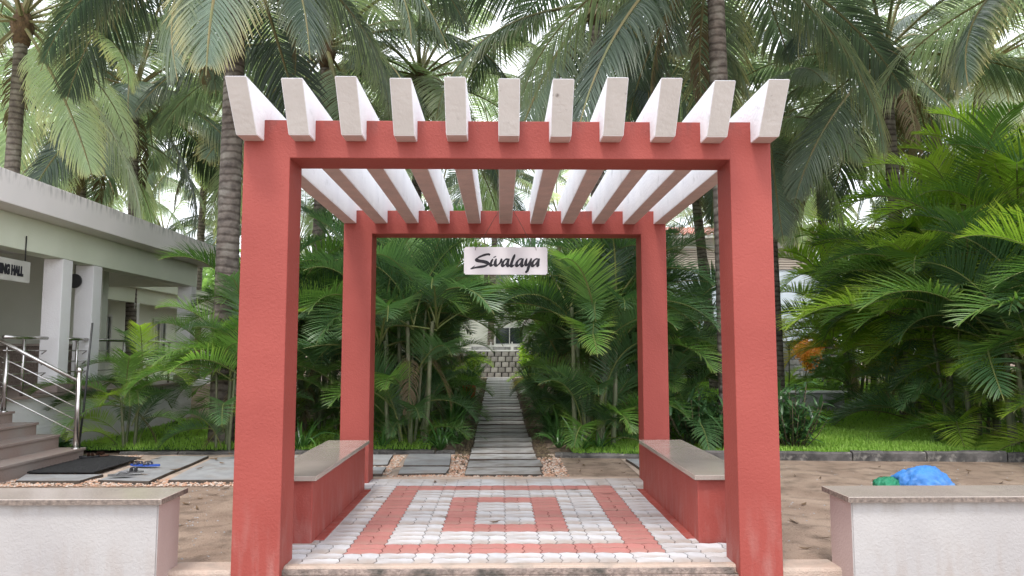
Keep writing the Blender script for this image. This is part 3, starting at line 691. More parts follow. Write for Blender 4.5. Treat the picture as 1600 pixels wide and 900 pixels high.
for y0 in (16.95, 20.0, 25.0, 30.0): box('column', -10.0, -9.79, y0, y0 + .25, .5, 2.718, 'house_white', gb, 0, None, GO)
for yc, w in ((19.6, 1.1), (23.0, .85), (28.6, 1.0), (31.0, 1.0)): window(gb, (-10.5, yc, 1.75), w, 1.3, 'x', GO)
d = box('door', -10.52, -10.44, 25.3, 26.1, .5, 2.4, 'door_brown', gb, 0, None, GO)
box('handle', -10.44 - GO[0], -10.40 - GO[0], 25.38 - GO[1], 25.42 - GO[1], 1.35, 1.5, 'steel', d)
box('porch_wall', -10.2, -9.6, 17.0, 17.15, 2.9, 3.095, 'house_white', gb, 0, None, GO)

# ------------------------------------------------------------ curved block wall and building at the path end
def blockwall_arc(cx, cy, r, a0, a1, z0, rows, bh, bl, m, lab):
    t = thing('block_planter', lab, 'planter wall', (cx, cy, z0)); n = int(r * (a1 - a0) / bl)
    core = bmesh.new(); add_tube(core, [(0, 0, 0), (0, 0, rows * bh - .02)], r - .05, 40, True); bmobj('core', core, 'mortar', t)
    proto = None
    for j in range(rows):
        for i in range(n):
            a = a0 + (i + (.5 if j % 2 else 0)) * (a1 - a0) / n
            if proto is None:
                bm = bmesh.new(); add_box(bm, -bl / 2 + .008, bl / 2 - .008, -.07, .07, .008, bh - .008); bmesh.ops.bevel(bm, geom=list(bm.edges), offset=.012, segments=1, affect='EDGES')
                o = bmobj('block', bm, m, t); proto = o
            else: o = proto.copy(); C.objects.link(o); o.parent = t
            o.location = (math.cos(a) * r, math.sin(a) * r, j * bh); o.rotation_euler = (0, 0, a + math.pi / 2); o.scale = (random.uniform(.9, 1.02), random.uniform(.9, 1.1), 1)
    cp = bmesh.new(); add_tube(cp, [(0, 0, rows * bh), (0, 0, rows * bh + .05)], r + .08, 44, True); bmobj('coping', cp, 'house_white', t)
blockwall_arc(-.08, 30.0, 2.1, -2.45, -.7, gz(28), 5, .2, .26, 'block_dark', 'round grey block planter at the far end of the stone path')
box('paving', -2.5, 2.4, 27.35, 28.6, .2, gz(27.5) + .03, 'concrete')['kind'] = 'structure'
eb = thing('garden_house', 'pale green house with tall windows seen through the palm tunnel', 'building', (0, 37, .4)); EO = (0, 37, .4)
box('wall', -7, 8, 37, 42, .2, 4.2, 'far_wall', eb, 0, None, EO); box('roof_slab', -7.5, 8.5, 36.4, 42.5, 4.2, 4.5, 'house_white', eb, 0, None, EO)
for xc in (-2.7, .45, 3.6): window(eb, (xc, 37, 2.2), 1.5, .9, 'y', EO, 2)
gt = thing('garden_gate', 'low white double gate with framed mesh panels behind the planter', 'gate', (.0, 33.5, .4))
gt.scale = (1, 1, 1.3)
for k in range(3):
    x = -1.35 + k * .95
    for a, b, c, d_ in ((x, x + .9, .95, 1.0), (x, x + .9, .12, .17)): box('rail', a, b, -.02, .02, c, d_, 'frame_white', gt)
    for a in (x, x + .86): box('stile', a, a + .04, -.022, .022, .05, 1.02, 'frame_white', gt)
    box('mesh_panel', x + .04, x + .86, -.006, .006, .17, .95, 'block', gt)
    box('gate_post', x - .05, x - .005, -.03, .03, 0, 1.12, 'frame_white', gt)
box('stone_pillar', 1.0, 1.35, 33.3, 33.65, .2, 3.2, 'block_dark')['kind'] = 'structure'
tp = bpy.data.objects['stone_pillar']; del tp['kind']; tag(tp, 'dark stone pillar beside the white garden gate', 'pillar')
bm = bmesh.new(); add_tube(bm, [(0, 0, 0), (0, 0, .18), (0, 0, .2), (0, 0, .24), (0, 0, .24), (0, 0, .16)], [.09, .13, .15, .15, .13, .11], 18); ob = bmobj('clay_pot', bm, 'terracotta', None, True)
ob.location = (-.78, 18.6, gz(18.6)); ob.scale = (1.3, 1.3, 1.9); tag(ob, 'orange clay pot on the left edge of the stone path', 'pot')

# ------------------------------------------------------------ right: shuttered building, grey block wall, barrier
YB = 33
sh = thing('shuttered_house', 'white building with tiled eave and beige slatted band beyond the garden wall', 'building', (12, YB, .4)); HO = (12, YB, .4)
def zp(py, Y): return CAMH + (550 - py) / FPX * Y * 1.0
x0, x1 = atx(1030, YB), atx(1285, YB)
box('wall', x0 - 3, x1, YB, YB + 8, .2, zp(418, YB), 'pale_blue', sh, 0, None, HO)
box('upper_wall', x0 - 3, x1 - .05, YB + .15, YB + 8, zp(418, YB) + .002, zp(372, YB), 'house_white', sh, 0, None, HO)
zt0, zt1 = zp(420, YB), zp(386, YB); n = 9
for k in range(n):
    h = (zt1 - zt0) / n; box('shutter_slat', x0 - 3, x1 - .3, YB - .07, YB + .1, zt0 + k * h, zt0 + k * h + h * .8, 'shutter', sh, .02, 'x', HO)
box('roof_edge', x0 - 3, x1 + .35, YB - .5, YB + .2, zp(372, YB), zp(366, YB), 'frame_white', sh, 0, None, HO)
v, f = [], []
nx = 60
for i in range(nx + 1):
    x = x0 - 3 - 12 + (x1 + .4 - x0 + 3) * i / nx; zz = .05 * math.cos(i * math.pi)
    v += [(x, -.55, zp(366, YB) + .02 + zz - .4), (x, 5.0, zp(366, YB) + 1.2 + zz - .4), (x, -.55, zp(366, YB) - .03 + zz - .4)]
for i in range(nx): f += [(3 * i, 3 * i + 3, 3 * i + 4, 3 * i + 1), (3 * i + 2, 3 * i + 5, 3 * i + 3, 3 * i)]
mesh_obj('tiled_roof', v, f, 'tile_roof', sh)
# grey block wall
YW = 26
bw = thing('block_wall', 'grey concrete block garden wall with a dark vertical gap behind the lawn', 'wall', (atx(1180, YW), YW, gz(YW))); zb = gz(YW) - .1
xa, xb = atx(1062, YW), atx(1330, YW); BL, BH = .4, .2
box('core', xa - bw.location.x, xb - bw.location.x, .02, .2, -.1, 1.4, 'mortar', bw)
pr_ = None
for j in range(7):
    x = xa - (BL / 2 if j % 2 else 0); 
    while x < xb:
        if not (abs(x + BL / 2 - atx(1112, YW)) < .12):
            if pr_ is None:
                bm = bmesh.new(); add_box(bm, .008, BL - .008, -.05, .06, .007, BH - .007); bmesh.ops.bevel(bm, geom=list(bm.edges), offset=.01, segments=1, affect='EDGES'); o = bmobj('block', bm, 'block', bw); pr_ = o
            else: o = pr_.copy(); C.objects.link(o); o.parent = bw
            o.location = (x - bw.location.x, random.uniform(-.01, .01), -.05 + j * BH)
        x += BL
box('coping', xa - .03 - bw.location.x, xb - bw.location.x, -.09, .24, 1.352, 1.40, 'block', bw, .01)
pl = thing('pillar', 'slim grey pillar capping the end of the block wall', 'pillar', (atx(1116, YW), YW - .2, gz(YW)))
box('shaft', -.09, .09, -.1, .1, -.1, 1.5, 'block', pl, .01); box('cap', -.12, .12, -.13, .13, 1.5, 1.56, 'block', pl, .01)
cement_wall = thing('low_cement_wall', 'low pale grey cement wall in the grass beside the palms', 'tank', (atx(1255, 17), 17, gz(17)))
box('wall_run', -.9, .7, -.5, -.38, -.1, .42, 'block', cement_wall, .01); box('wall_run', .58, .7, -.38, .5, -.1, .42, 'block', cement_wall, .01); box('wall_run', -.9, -.78, -.38, .5, -.1, .42, 'block', cement_wall, .01); box('rim', -.95, .75, -.55, -.3, .425, .47, 'house_white', cement_wall, .008)  # a low cement wall in the grass, built with short returns

# ------------------------------------------------------------ bundles behind the right wall
def bundle(name, lab, cat, loc, size, m, seed, cord=True, rz=0):
    t = thing(name, lab, cat, loc, rz)
    bm = bmesh.new(); bmesh.ops.create_icosphere(bm, subdivisions=5, radius=1)
    for v in bm.verts:
        p = v.co.copy(); a = noise.noise(p * 1.3 + Vector((seed, 0, 0))); b = abs(noise.noise(p * 3.2 + Vector((seed, 5, 0)))); c = abs(noise.noise(p * 8 + Vector((0, seed, 0))))
        e_ = noise.noise(p * 5 + Vector((seed, seed, 0))); s = 1 + .16 * a - .24 * b + .06 * c - .1 * max(0, .25 - abs(e_)) * 4 * .5
        q = Vector((math.copysign(abs(p.x) ** .8, p.x) * size[0], p.y * size[1], p.z * size[2])) * s
        q.z = max(q.z, -size[2] * .72); v.co = q
    bmobj('sack_body', bm, m, t, True)
    if cord:
        for xx in (-.35, .3):
            pts = []
            for k in range(17):
                a = k / 16 * math.pi * 1.0
                pts.append((xx * size[0] + .05 * math.sin(k), math.cos(a) * size[1] * .99, math.sin(a) * size[2] * .97))
            tube('tie_cord', pts, .003, 'black_iron', t, 5)
    return t
X = lambda px, Y: atx(px, Y)
bundle('tarp_bundle', 'bright blue tarpaulin bundle tied with cord behind the right low wall', 'bundle', (X(1436, 7.2), 7.2, .06), (.3, .24, .25), 'tarp_blue', 3, False)
bundle('tarp_bundle', 'flatter dark blue tarpaulin roll beside the taller blue bundle', 'bundle', (X(1468, 7.1), 7.1, -.01), (.26, .2, .16), 'tarp_blue', 9)
bundle('sack', 'small green woven sack left of the blue bundle', 'sack', (X(1379, 7.2), 7.2, .02), (.15, .15, .19), 'sack_green', 5, False)

# ------------------------------------------------------------ door mat and sandals
q = [atz(36, 740, 0), atz(147, 740, 0), atz(221, 717, 0), atz(148, 712, 0)]
cx = sum(p[0] for p in q) / 4; cy = sum(p[1] for p in q) / 4
mt = thing('door_mat', 'black ribbed rubber mat at the foot of the granite steps', 'mat', (cx, cy, 0))
v = [(x - cx, y - cy, .008) for x, y in q] + [(x - cx, y - cy, .02) for x, y in q]
mesh_obj('mat_base', v, [(0, 3, 2, 1), (4, 5, 6, 7)] + [(i, (i + 1) % 4, (i + 1) % 4 + 4, i + 4) for i in range(4)], 'rubber', mt)
V, F = [], []
a, b, c, d = [Vector((x - cx, y - cy, .0202)) for x, y in q]
for i in range(36):
    for j in range(18):
        u, w = (i + .5 + (.5 if j % 2 else 0)) / 36.6, (j + .5) / 18; p = a.lerp(b, u).lerp(d.lerp(c, u), w); k = len(V)
        V += [(p.x - .013, p.y, .0202), (p.x, p.y - .018, .0202), (p.x + .013, p.y, .0202), (p.x, p.y + .018, .0202), (p.x, p.y, .028)]
        F += [(k, k + 1, k + 4), (k + 1, k + 2, k + 4), (k + 2, k + 3, k + 4), (k + 3, k, k + 4)]
mesh_obj('ribs', V, F, 'rubber', mt)['kind'] = 'stuff'
def sandal(lab, px, py, rz, sole, strap, z=.0, style='thong', group=None, tilt=0):
    x, y = atz(px, py, z); t = thing('sandal', lab, 'sandal', (x, y, z + .01), R_(rz), group); t.rotation_euler[0] = tilt
    out = []
    for k in range(20):
        a = k / 20 * 2 * math.pi; xx = math.cos(a) * .13; w = (.044 + .010 * math.cos(a)) * (1 - .12 * math.cos(2 * a)); out.append((xx, math.sin(a) * w))
    n = 20; v = [(x_, y_, 0) for x_, y_ in out] + [(x_, y_, .016 + .006 * (x_ < -.05)) for x_, y_ in out]
    f = [tuple(range(n))[::-1], tuple(range(n, 2 * n))] + [(i, (i + 1) % n, (i + 1) % n + n, i + n) for i in range(n)]
    mesh_obj('sole', v, f, sole, t)
    if style == 'thong':
        for s in (-1, 1):
            tube('strap', [(.075, 0, .016), (.05, s * .016, .04), (.0, s * .036, .048), (-.03, s * .044, .016)], .007, strap, t, 6)
    else:
        for xx in (.045, .0):
            bm = bmesh.new(); P = [(xx, math.cos(a_ * math.pi / 8) * .048, .012 + math.sin(a_ * math.pi / 8) * .045) for a_ in range(9)]
            A = [bm.verts.new((p[0] - .016, p[1], p[2])) for p in P]; B = [bm.verts.new((p[0] + .016, p[1], p[2])) for p in P]
            for i in range(8): bm.faces.new((A[i], A[i + 1], B[i + 1], B[i]))
            bmesh.ops.solidify(bm, geom=list(bm.faces), thickness=.004); bmobj('strap', bm, strap, t, True)
sandal('black thong sandal with pink straps, left one on the mat edge', 105, 719, 75, 'foam_black', 'strap_pink', .02)
sandal('black thong sandal with pink straps, right one of the pair on the mat', 119, 716, 60, 'foam_black', 'strap_pink', .02)
sandal('small dark brown strappy sandal at the foot of the stairs on the mat', 138, 715.5, 30, 'foam_black', 'strap_brown', .02, 'band')
sandal('brown sandal against the step, farthest right on the mat', 154, 713.5, 10, 'strap_brown', 'strap_brown', .02, 'band')
sandal('grey flip flop lying flat nearest on the flagstone', 188, 745, 15, 'foam_grey', 'strap_grey', .012)
sandal('grey flip flop with dark strap resting behind its twin', 205, 740, 20, 'foam_grey', 'strap_grey', .018, 'band')
sandal('blue flip flop with beige strap on the flagstone, left one', 218, 729, 165, 'foam_blue', 'strap_beige', .012, 'band')
sandal('blue flip flop with beige strap on the flagstone, right one', 234, 729.5, 175, 'foam_blue', 'strap_beige', .012, 'band')

# ------------------------------------------------------------ palm fronds
VEG = random.Random(11)
def frond_mesh(name, L, elev, bend, npair, ll, lw, vee, grav, m, rib, r0, start=.16, seg=4, ribr=.02, rng=None, comb=1.0, folded=True, twist=0., ragged=.0):
    """one pinnate leaf: arching midrib tube with paired, folded, drooping leaflets; base at origin, grows towards +X"""
    rng = rng or random.Random(1)
    N_ = 22; pts = [Vector((0, 0, 0))]; ang = elev; ds = L / N_; yaw = 0
    side = rng.uniform(-.25, .25)
    for i in range(N_):
        t = (i + .5) / N_; ang -= bend * ds / L * (.35 + 1.5 * t); yaw += side / N_
        ang = max(ang, -1.5)
        pts.append(pts[-1] + Vector((math.cos(ang) * math.cos(yaw), math.cos(ang) * math.sin(yaw), math.sin(ang))) * ds)
    def P(u):
        k = min(int(u * N_), N_ - 1); f = u * N_ - k; return pts[k].lerp(pts[k + 1], f), (pts[k + 1] - pts[k]).normalized()
    V, F, T, Rr, MI = [], [], [], [], []
    # midrib: 4-sided
    for i in range(N_ + 1):
        t = i / N_; p, tg = P(min(t, .999)); s = Vector((-math.sin(0), 1, 0)); s = (s - tg * s.dot(tg)).normalized(); nrm = tg.cross(s) * -1
        r = ribr * (1 - .85 * t) + .002
        for a, b in ((1, 0), (0, .8), (-1, 0), (0, -.8)): V.append(p + s * a * r + nrm * b * r); T.append(0); Rr.append(0)
    for i in range(N_):
        for k in range(4): F.append((4 * i + k, 4 * i + (k + 1) % 4, 4 * i + 4 + (k + 1) % 4, 4 * i + 4 + k)); MI.append(1)
    for s_ in (1, -1):
        for j in range(npair):
            u = start + (1 - start) * (j + rng.uniform(-.25, .25) + .5) / npair
            if rng.random() < ragged: continue
            p, tg = P(min(u, .998)); sd = Vector((0, 1, 0)); sd = (sd - tg * sd.dot(tg)).normalized(); up = sd.cross(tg) * -1
            if up.z < 0 and abs(tg.z) < .95: up = -up
            tw = twist * u
            q = (u - start) / (1 - start)
            l = ll * (math.sin(math.pi * min(1, .18 + q * .86)) ** .55) * rng.uniform(.88, 1.06) * (1 if q < .93 else .75)
            a = math.radians(70 - 38 * q) * comb + rng.uniform(-.06, .06); v_a = vee + rng.uniform(-.12, .12)
            d = tg * math.cos(a) + (sd * s_ * math.cos(v_a + tw * s_) + up * math.sin(v_a + tw * s_)) * math.sin(a); d.normalize()
            g = grav * rng.uniform(.75, 1.25); w = lw * (.75 + .5 * math.sin(math.pi * q)) * rng.uniform(.85, 1.1)
            c = p.copy(); rr = rng.random(); b0 = len(V); dl = l / seg; prof = [.45, 1.0, .92, .62, .05] if seg == 4 else [.5, 1, .75, .04]
            for k in range(seg + 1):
                wv = d.cross(up if abs(d.dot(up)) < .95 else tg).normalized(); nn = wv.cross(d).normalized()
                if nn.z < 0: nn = -nn
                ww = w * prof[k] * .5
                if folded: V += [c + wv * ww, c - nn * ww * .45, c - wv * ww]; T += [k / seg] * 3; Rr += [rr] * 3
                else: V += [c + wv * ww, c - wv * ww]; T += [k / seg] * 2; Rr += [rr] * 2
                d = (d + Vector((0, 0, -1)) * g * (k + 1) / seg * .55).normalized(); c = c + d * dl
            st_ = 3 if folded else 2
            for k in range(seg):
                for e in range(st_ - 1): F.append((b0 + st_ * k + e, b0 + st_ * k + e + 1, b0 + st_ * k + st_ + e + 1, b0 + st_ * k + st_ + e)); MI.append(0)
    me = bpy.data.meshes.new(name); me.from_pydata([tuple(v) for v in V], [], F)
    me.materials.append(MATS[m]); me.materials.append(MATS[rib]); me.polygons.foreach_set('material_index', MI)
    for k, v in (('tip', T), ('rnd', Rr)):
        at = me.attributes.new(k, 'FLOAT', 'POINT'); at.data.foreach_set('value', v)
    me.update(); return me

ELV = {'up': (76, 1.35), 'mid': (45, 1.5), 'out': (22, 1.3), 'low': (-8, 1.05), 'hang': (-42, .7)}
def lib(prefix, m, n, **k):
    out = {}
    for e, (el, bd) in ELV.items():
        out[e] = [frond_mesh(prefix, elev=math.radians(el + VEG.uniform(-5, 5)), bend=bd * VEG.uniform(.85, 1.15), m=m, rng=VEG, **k) for _ in range(n)]
    return out
COCO = dict(L=4.4, npair=112, ll=1.08, lw=.028, vee=-.1, grav=.62, rib='rib_coco', r0=0, start=.2, ribr=.045)
coco = {'leaf': lib('frond', 'coco_leaf', 2, **COCO), 'pale': lib('frond', 'coco_pale_glare', 2, **COCO), 'dead': lib('frond', 'coco_dead', 1, **{**COCO, 'ragged': .45, 'grav': 1.3, 'll': .6, 'L': 3.6})}
ARE = dict(L=1.95, npair=50, ll=.56, lw=.021, vee=.5, grav=.2, rib='frond_rib', r0=0, start=.2, ribr=.016)
areca = {k: lib('frond', m, 2, **{**ARE, **({'ragged': .35, 'grav': .9, 'll': .4} if k == 'dry' else {})}) for k, m in (('dry', 'coco_dead'), ('dark', 'areca_dark'), ('leaf', 'areca_leaf'), ('lime', 'areca_lime'), ('yellow', 'areca_yellow'))}
def put(me, name, parent, loc, rz, sc, tilt=0, roll=0):
    o = bpy.data.objects.new(name, me); C.objects.link(o); o.parent = parent; o.location = loc
    o.rotation_euler = (roll, tilt, rz); o.scale = (sc, sc, sc); return o
GA = 2.39996
def trunk_mesh(name, pts, r0, r1, parent, m='bark', ring=.085, n=12):
    """ringed palm stem along a bent axis"""
    tot = sum((Vector(b) - Vector(a)).length for a, b in zip(pts[:-1], pts[1:])); k = max(6, int(tot / ring) * 2)
    P = []
    cp = catmull3(pts, k); bm = bmesh.new(); rr = []
    for i in range(len(cp)):
        t = i / (len(cp) - 1); r = r0 + (r1 - r0) * t + (r0 * .35 * math.exp(-t * tot / .2) if m == 'bark' else 0)
        rr.append(r * (1.008 if i % 2 else .992) * VEG.uniform(.985, 1.015))
    add_tube(bm, cp, rr, n); return bmobj(name, bm, m, parent, True)
def catmull3(p, total):
    p = [Vector(q) for q in p]; P = [p[0]] + p + [p[-1]]; out = []; n = max(2, total // (len(p) - 1))
    for i in range(1, len(P) - 2):
        for k in range(n):
            t = k / n; a, b, c, d = P[i - 1:i + 3]
            out.append(.5 * ((2 * b) + (-a + c) * t + (2 * a - 5 * b + 4 * c - d) * t * t + (-a + 3 * b - 3 * c + d) * t ** 3))
    out.append(p[-1]); return out
def coconut_palm(px, Y, H, lab, tr=.15, lean=(0, 0), kind='leaf', nf=24, sc=1.0, clear=False, az0=None, nuts=0, extra=(), dead=2, low=1.0):
    x = atx(px, Y) if px is not None else 0; z0 = gz(Y)
    t = thing('coconut_palm', lab, 'palm', (x, Y, z0), 0, 'coconut palms')
    top = Vector((lean[0], lean[1], H - z0))
    trunk_mesh('trunk', [(0, 0, -.2), (lean[0] * .35, lean[1] * .35, (H - z0) * .35), (lean[0] * .75, lean[1] * .75, (H - z0) * .72), top], tr, tr * .72, t)
    # fibre sheath
    bm = bmesh.new(); add_tube(bm, [top + Vector((0, 0, -.5)), top + Vector((0, 0, -.1)), top + Vector((0, 0, .35))], [tr * .85, tr * 1.35, tr * .5], 10); bmobj('leaf_sheath', bm, 'husk', t, True)
    a = az0 if az0 is not None else VEG.uniform(0, 6.3)
    for i in range(nf):
        q = i / nf; a += GA
        e = 'up' if q < .17 else 'mid' if q < .42 else 'out' if q < .64 else 'low' if q < .84 else 'hang'
        if clear and e in ('out', 'low', 'hang') and abs(((math.degrees(a) + 90) + 180) % 360 - 180) < 20: continue
        kk = kind if VEG.random() < .8 else ('pale' if kind == 'leaf' else 'leaf')
        me = VEG.choice(coco[kk][e]); put(me, 'frond', t, top + Vector((math.cos(a) * tr * .5, math.sin(a) * tr * .5, .25 - .35 * q)), a, sc * VEG.uniform(.88, 1.1), VEG.uniform(-.1, .1), VEG.uniform(-.35, .35))
    for i in range(dead):
        a2 = VEG.uniform(0, 6.3); put(coco['dead']['hang'][0], 'dead_frond', t, top + Vector((0, 0, -.1)), a2, sc * .8, .25, 0)
    for (az, e, s, tl, rl) in extra:
        put(VEG.choice(coco[kind][e]), 'frond', t, top + Vector((0, 0, .1)), math.radians(az), s, tl, rl)
    for i in range(nuts):
        a2 = i * GA; bm = bmesh.new(); bmesh.ops.create_icosphere(bm, subdivisions=2, radius=.12); o = bmobj('coconut', bm, 'coconut_skin', t, True)
        o.location = top + Vector((math.cos(a2) * .26, math.sin(a2) * .26, -.12 - .1 * (i % 3))); o.scale = (1, 1, 1.2)
    return t
# nearest ones whose trunks show
coconut_palm(354, 11.6, 8.6, 'coconut palm with thick ringed grey trunk right beside the left red post', .19, (-.05, .2), nf=26, az0=.6, nuts=6, clear=True, extra=((-150, 'low', 1.2, .0, .1), (-15, 'low', 1.1, 0, -.2), (-75, 'hang', 1.0, 0, 0), (160, 'low', 1.2, 0, 0)))
coconut_palm(8, 14, 7.9, 'coconut palm at the left picture edge, trunk rising over the hall roof', .16, (-.1, .3), 'pale', 24, .95)
coconut_palm(212, 20, 8.6, 'coconut palm with slender trunk rising just behind the middle of the hall roof', .15, (-.3, .2), 'leaf', 24, 1, nuts=5)
coconut_palm(307, 27, 9.2, 'thin distant coconut palm between the hall roof end and the thick ringed trunk', .15, (.2, 0), 'pale', 22, 1)
coconut_palm(492, 17, 8.6, 'coconut palm whose dark trunk shows between left front and rear posts', .17, (.1, .2), 'leaf', 26, 1.05)
coconut_palm(1140, 11, 8.0, 'coconut palm with dark trunk rising directly above the right end of the rafters', .165, (-.05, .1), 'leaf', 24, 1.0, az0=1.2, nuts=5, clear=True)
coconut_palm(1418, 15.5, 7.9, 'coconut palm with bare trunk and hanging dead fronds right of the pergola', .16, (-.05, .2), 'leaf', 24, 1.0, dead=4, nuts=6, clear=True, extra=((-150, 'out', 1.0, 0, .2), (-20, 'low', 1.05, 0, -.1)))
coconut_palm(1216, 18, 7.2, 'coconut palm rising right beside the right front post, pale drooping crown', .16, (0, .3), 'pale', 26, .92, dead=3)
coconut_palm(1118, 22, 8.2, 'slightly curved coconut palm framed between the right rear and right front posts', .17, (-.55, .3), 'leaf', 24, .95)
coconut_palm(938, 15, 8.8, 'coconut palm behind the eighth rafter with hanging brown fronds', .17, (0, .3), 'leaf', 26, 1., dead=5)
coconut_palm(640, 19, 8.6, 'coconut palm with crown hanging above the fourth rafter from the left', .16, (.2, .2), 'pale', 26, 1, dead=4)
coconut_palm(765, 34, 9.6, 'distant coconut palm centred behind the pergola, crown over the garden house', .16, (.3, 0), 'leaf', 20, 1)
coconut_palm(1790, 10.4, 7.3, 'coconut palm outside the right edge whose big dark fronds hang into the upper right', .18, (0, 0), 'leaf', 15, 1.0, extra=((185, 'low', 1.0, 0, .3), (205, 'out', 1.0, .1, 0)))
coconut_palm(1560, 19, 9.0, 'coconut palm behind the areca mass at the upper right corner', .17, (.2, .2), 'pale', 26, 1.05)
coconut_palm(110, 21, 8.0, 'coconut palm with crown above the left half of the hall roof', .16, (.2, .2), 'pale', 26, 1, nuts=4)
coconut_palm(1300, 24, 8.6, 'pale distant coconut palm between the right front post and the bare trunk', .16, (-.2, 0), 'pale', 26, 1)
coconut_palm(1010, 26, 9.2, 'distant coconut palm behind the ninth rafter', .16, (.2, 0), 'pale', 24, 1)
coconut_palm(545, 28, 9.6, 'distant coconut palm behind the third rafter from the left', .16, (.3, 0), 'pale', 24, 1)
coconut_palm(420, 23, 8.8, 'coconut palm crown directly behind the leftmost rafter', .16, (0, 0), 'leaf', 24, 1)
coconut_palm(1480, 28, 9.4, 'far coconut palm between the bare trunk and the right corner', .16, (0, 0), 'leaf', 24, 1)
far = [(-60, 30, 9.6), (60, 36, 9.5), (180, 34, 9.8), (250, 40, 9.2), (380, 38, 10), (470, 42, 9.5), (690, 40, 9.6), (760, 46, 9.), (880, 40, 9.8), (950, 47, 9.), (1080, 42, 9.8), (1190, 38, 9.), (1240, 48, 9.6), (1370, 40, 9.4), (1540, 38, 9.8), (1640, 30, 9.4), (600, 50, 9.), (120, 48, 9.2), (1450, 50, 9)]
fl = ['beyond the hall, cut by the left edge', 'beyond the hall roof, far left', 'far behind the slender trunk over the roof', 'in the far left row', 'far behind the thick ringed trunk', 'far behind the second rafter', 'far behind the fifth rafter',
      'far behind the sixth rafter', 'far behind the seventh rafter', 'furthest behind the eighth rafter', 'far behind the tenth rafter', 'far behind the rightmost rafter', 'furthest beyond the shuttered house roof', 'far behind the bare trunk', 'far beyond the areca mass', 'cut by the right picture edge',
      'furthest behind the fourth rafter', 'furthest beyond the left roof', 'furthest between bare trunk and right corner']
for (px, Y, H), l in zip(far, fl): coconut_palm(px, Y, H - 1.2 + VEG.uniform(-1.2, .6), 'far coconut palm ' + l, .16, (VEG.uniform(-.5, .5), 0), VEG.choice(['pale', 'leaf', 'pale']), 14, 1.1, dead=1)

# ------------------------------------------------------------ areca palms
stemlib = []
for k in range(5):
    r = random.Random(k); L = 1.0
    bx = r.uniform(-.12, .12); o = trunk_mesh('stem', [(0, 0, 0), (bx * .3, 0, .33), (bx * .7, .02, .66), (bx, .03, 1.0)], .030, .022, None, 'areca_stem', .1, 8)
    stemlib.append(o.data); bpy.data.objects.remove(o)
def corridor_clear(me, x, Y, zw, a, sc, wide=.62):
    """True when the leaf keeps out of the walking space above the garden path"""
    if Y < 9.5 or abs(x) > 4: return True
    ca, sa = math.cos(a), math.sin(a)
    for k in range(20, 92, 8):
        p = me.vertices[k].co * sc; X = x + ca * p.x - sa * p.y; Yw = Y + sa * p.x + ca * p.y; Z = zw + p.z
        lim = gz(Yw) + (1.55 if Yw < 13 else 1.9) - (.0 if k < 60 else .1)
        if Yw > 8.5 and abs(X - .02) < wide - (.0 if Yw < 14 else .12) and Z - .2 < lim: return False
    return True
def areca_clump(x, Y, H, spread, nst, lab, kinds=('dark', 'leaf'), fs=1.0, per=6, basal=8, tilt=None, group='areca palms', z=None):
    z0 = gz(Y) if z is None else z
    t = thing('areca_palm', lab, 'palm', (x, Y, z0), 0, group)
    for i in range(nst):
        a = i * GA + VEG.uniform(-.3, .3); rr = spread * math.sqrt((i + .5) / nst) * .45
        h = max(.3, (H - z0 - .9 * fs) * VEG.uniform(.55, 1.0) * (1 - .25 * (i / nst)))
        ln = VEG.uniform(.08, .26) * spread; b = Vector((math.cos(a) * rr, math.sin(a) * rr, 0)); tp_ = b + Vector((math.cos(a) * ln, math.sin(a) * ln, h))
        o = bpy.data.objects.new('stem', VEG.choice(stemlib)); C.objects.link(o); o.parent = t; o.location = b - Vector((0, 0, .05))
        dv = (tp_ - b); o.rotation_mode = 'QUATERNION'; o.rotation_quaternion = dv.to_track_quat('Z', 'Y'); sxy = VEG.uniform(.8, 1.5) * (fs ** .5); o.scale = (sxy, sxy, dv.length + .12)
        a2 = VEG.uniform(0, 6.3)
        for k in range(per):
            a2 += GA; q = (k + VEG.uniform(-.3, .3)) / per; e = 'up' if q < .3 else 'mid' if q < .65 else 'out' if q < .9 else 'low'
            kd = kinds[0] if VEG.random() < .6 else VEG.choice(kinds)
            me = VEG.choice(areca[kd][e]); sc_ = fs * VEG.uniform(.75, 1.15)
            if not corridor_clear(me, x + tp_.x, Y + tp_.y, z0 + tp_.z, a2, sc_): continue
            put(me, 'frond', t, tp_ + Vector((0, 0, .02 - .12 * q)), a2, sc_, VEG.uniform(-.12, .12), VEG.uniform(-.3, .3))
    for k in range(1 + nst // 4):
        a2 = VEG.uniform(0, 6.3); me = VEG.choice(areca['dry'][VEG.choice(['low', 'hang'])]); zz = VEG.uniform(.5, 1.6) * min(1.2, (H - z0) / 3)
        if corridor_clear(me, x, Y, z0 + zz, a2, .7 * fs): put(me, 'dry_frond', t, Vector((0, 0, zz)), a2, .7 * fs, 0, VEG.uniform(-.3, .3))
    for k in range(basal):
        a2 = k * GA + VEG.uniform(-.4, .4); e = VEG.choice(['up', 'mid', 'mid', 'out'])
        kd = VEG.choice(kinds)
        me = VEG.choice(areca[kd][e]); sc_ = fs * VEG.uniform(.5, .9)
        if not corridor_clear(me, x, Y, z0 + .3, a2, sc_, .55): continue
        put(me, 'frond', t, Vector((math.cos(a2) * spread * .3, math.sin(a2) * spread * .3, VEG.uniform(0, .35) if k % 2 else VEG.uniform(.3, 1.2) * min(1, basal / 14))), a2, sc_, VEG.uniform(-.1, .1), VEG.uniform(-.3, .3))
    return t
def ac(px, Y, H, *a, **k): return areca_clump(atx(px, Y), Y, H, *a, **k)
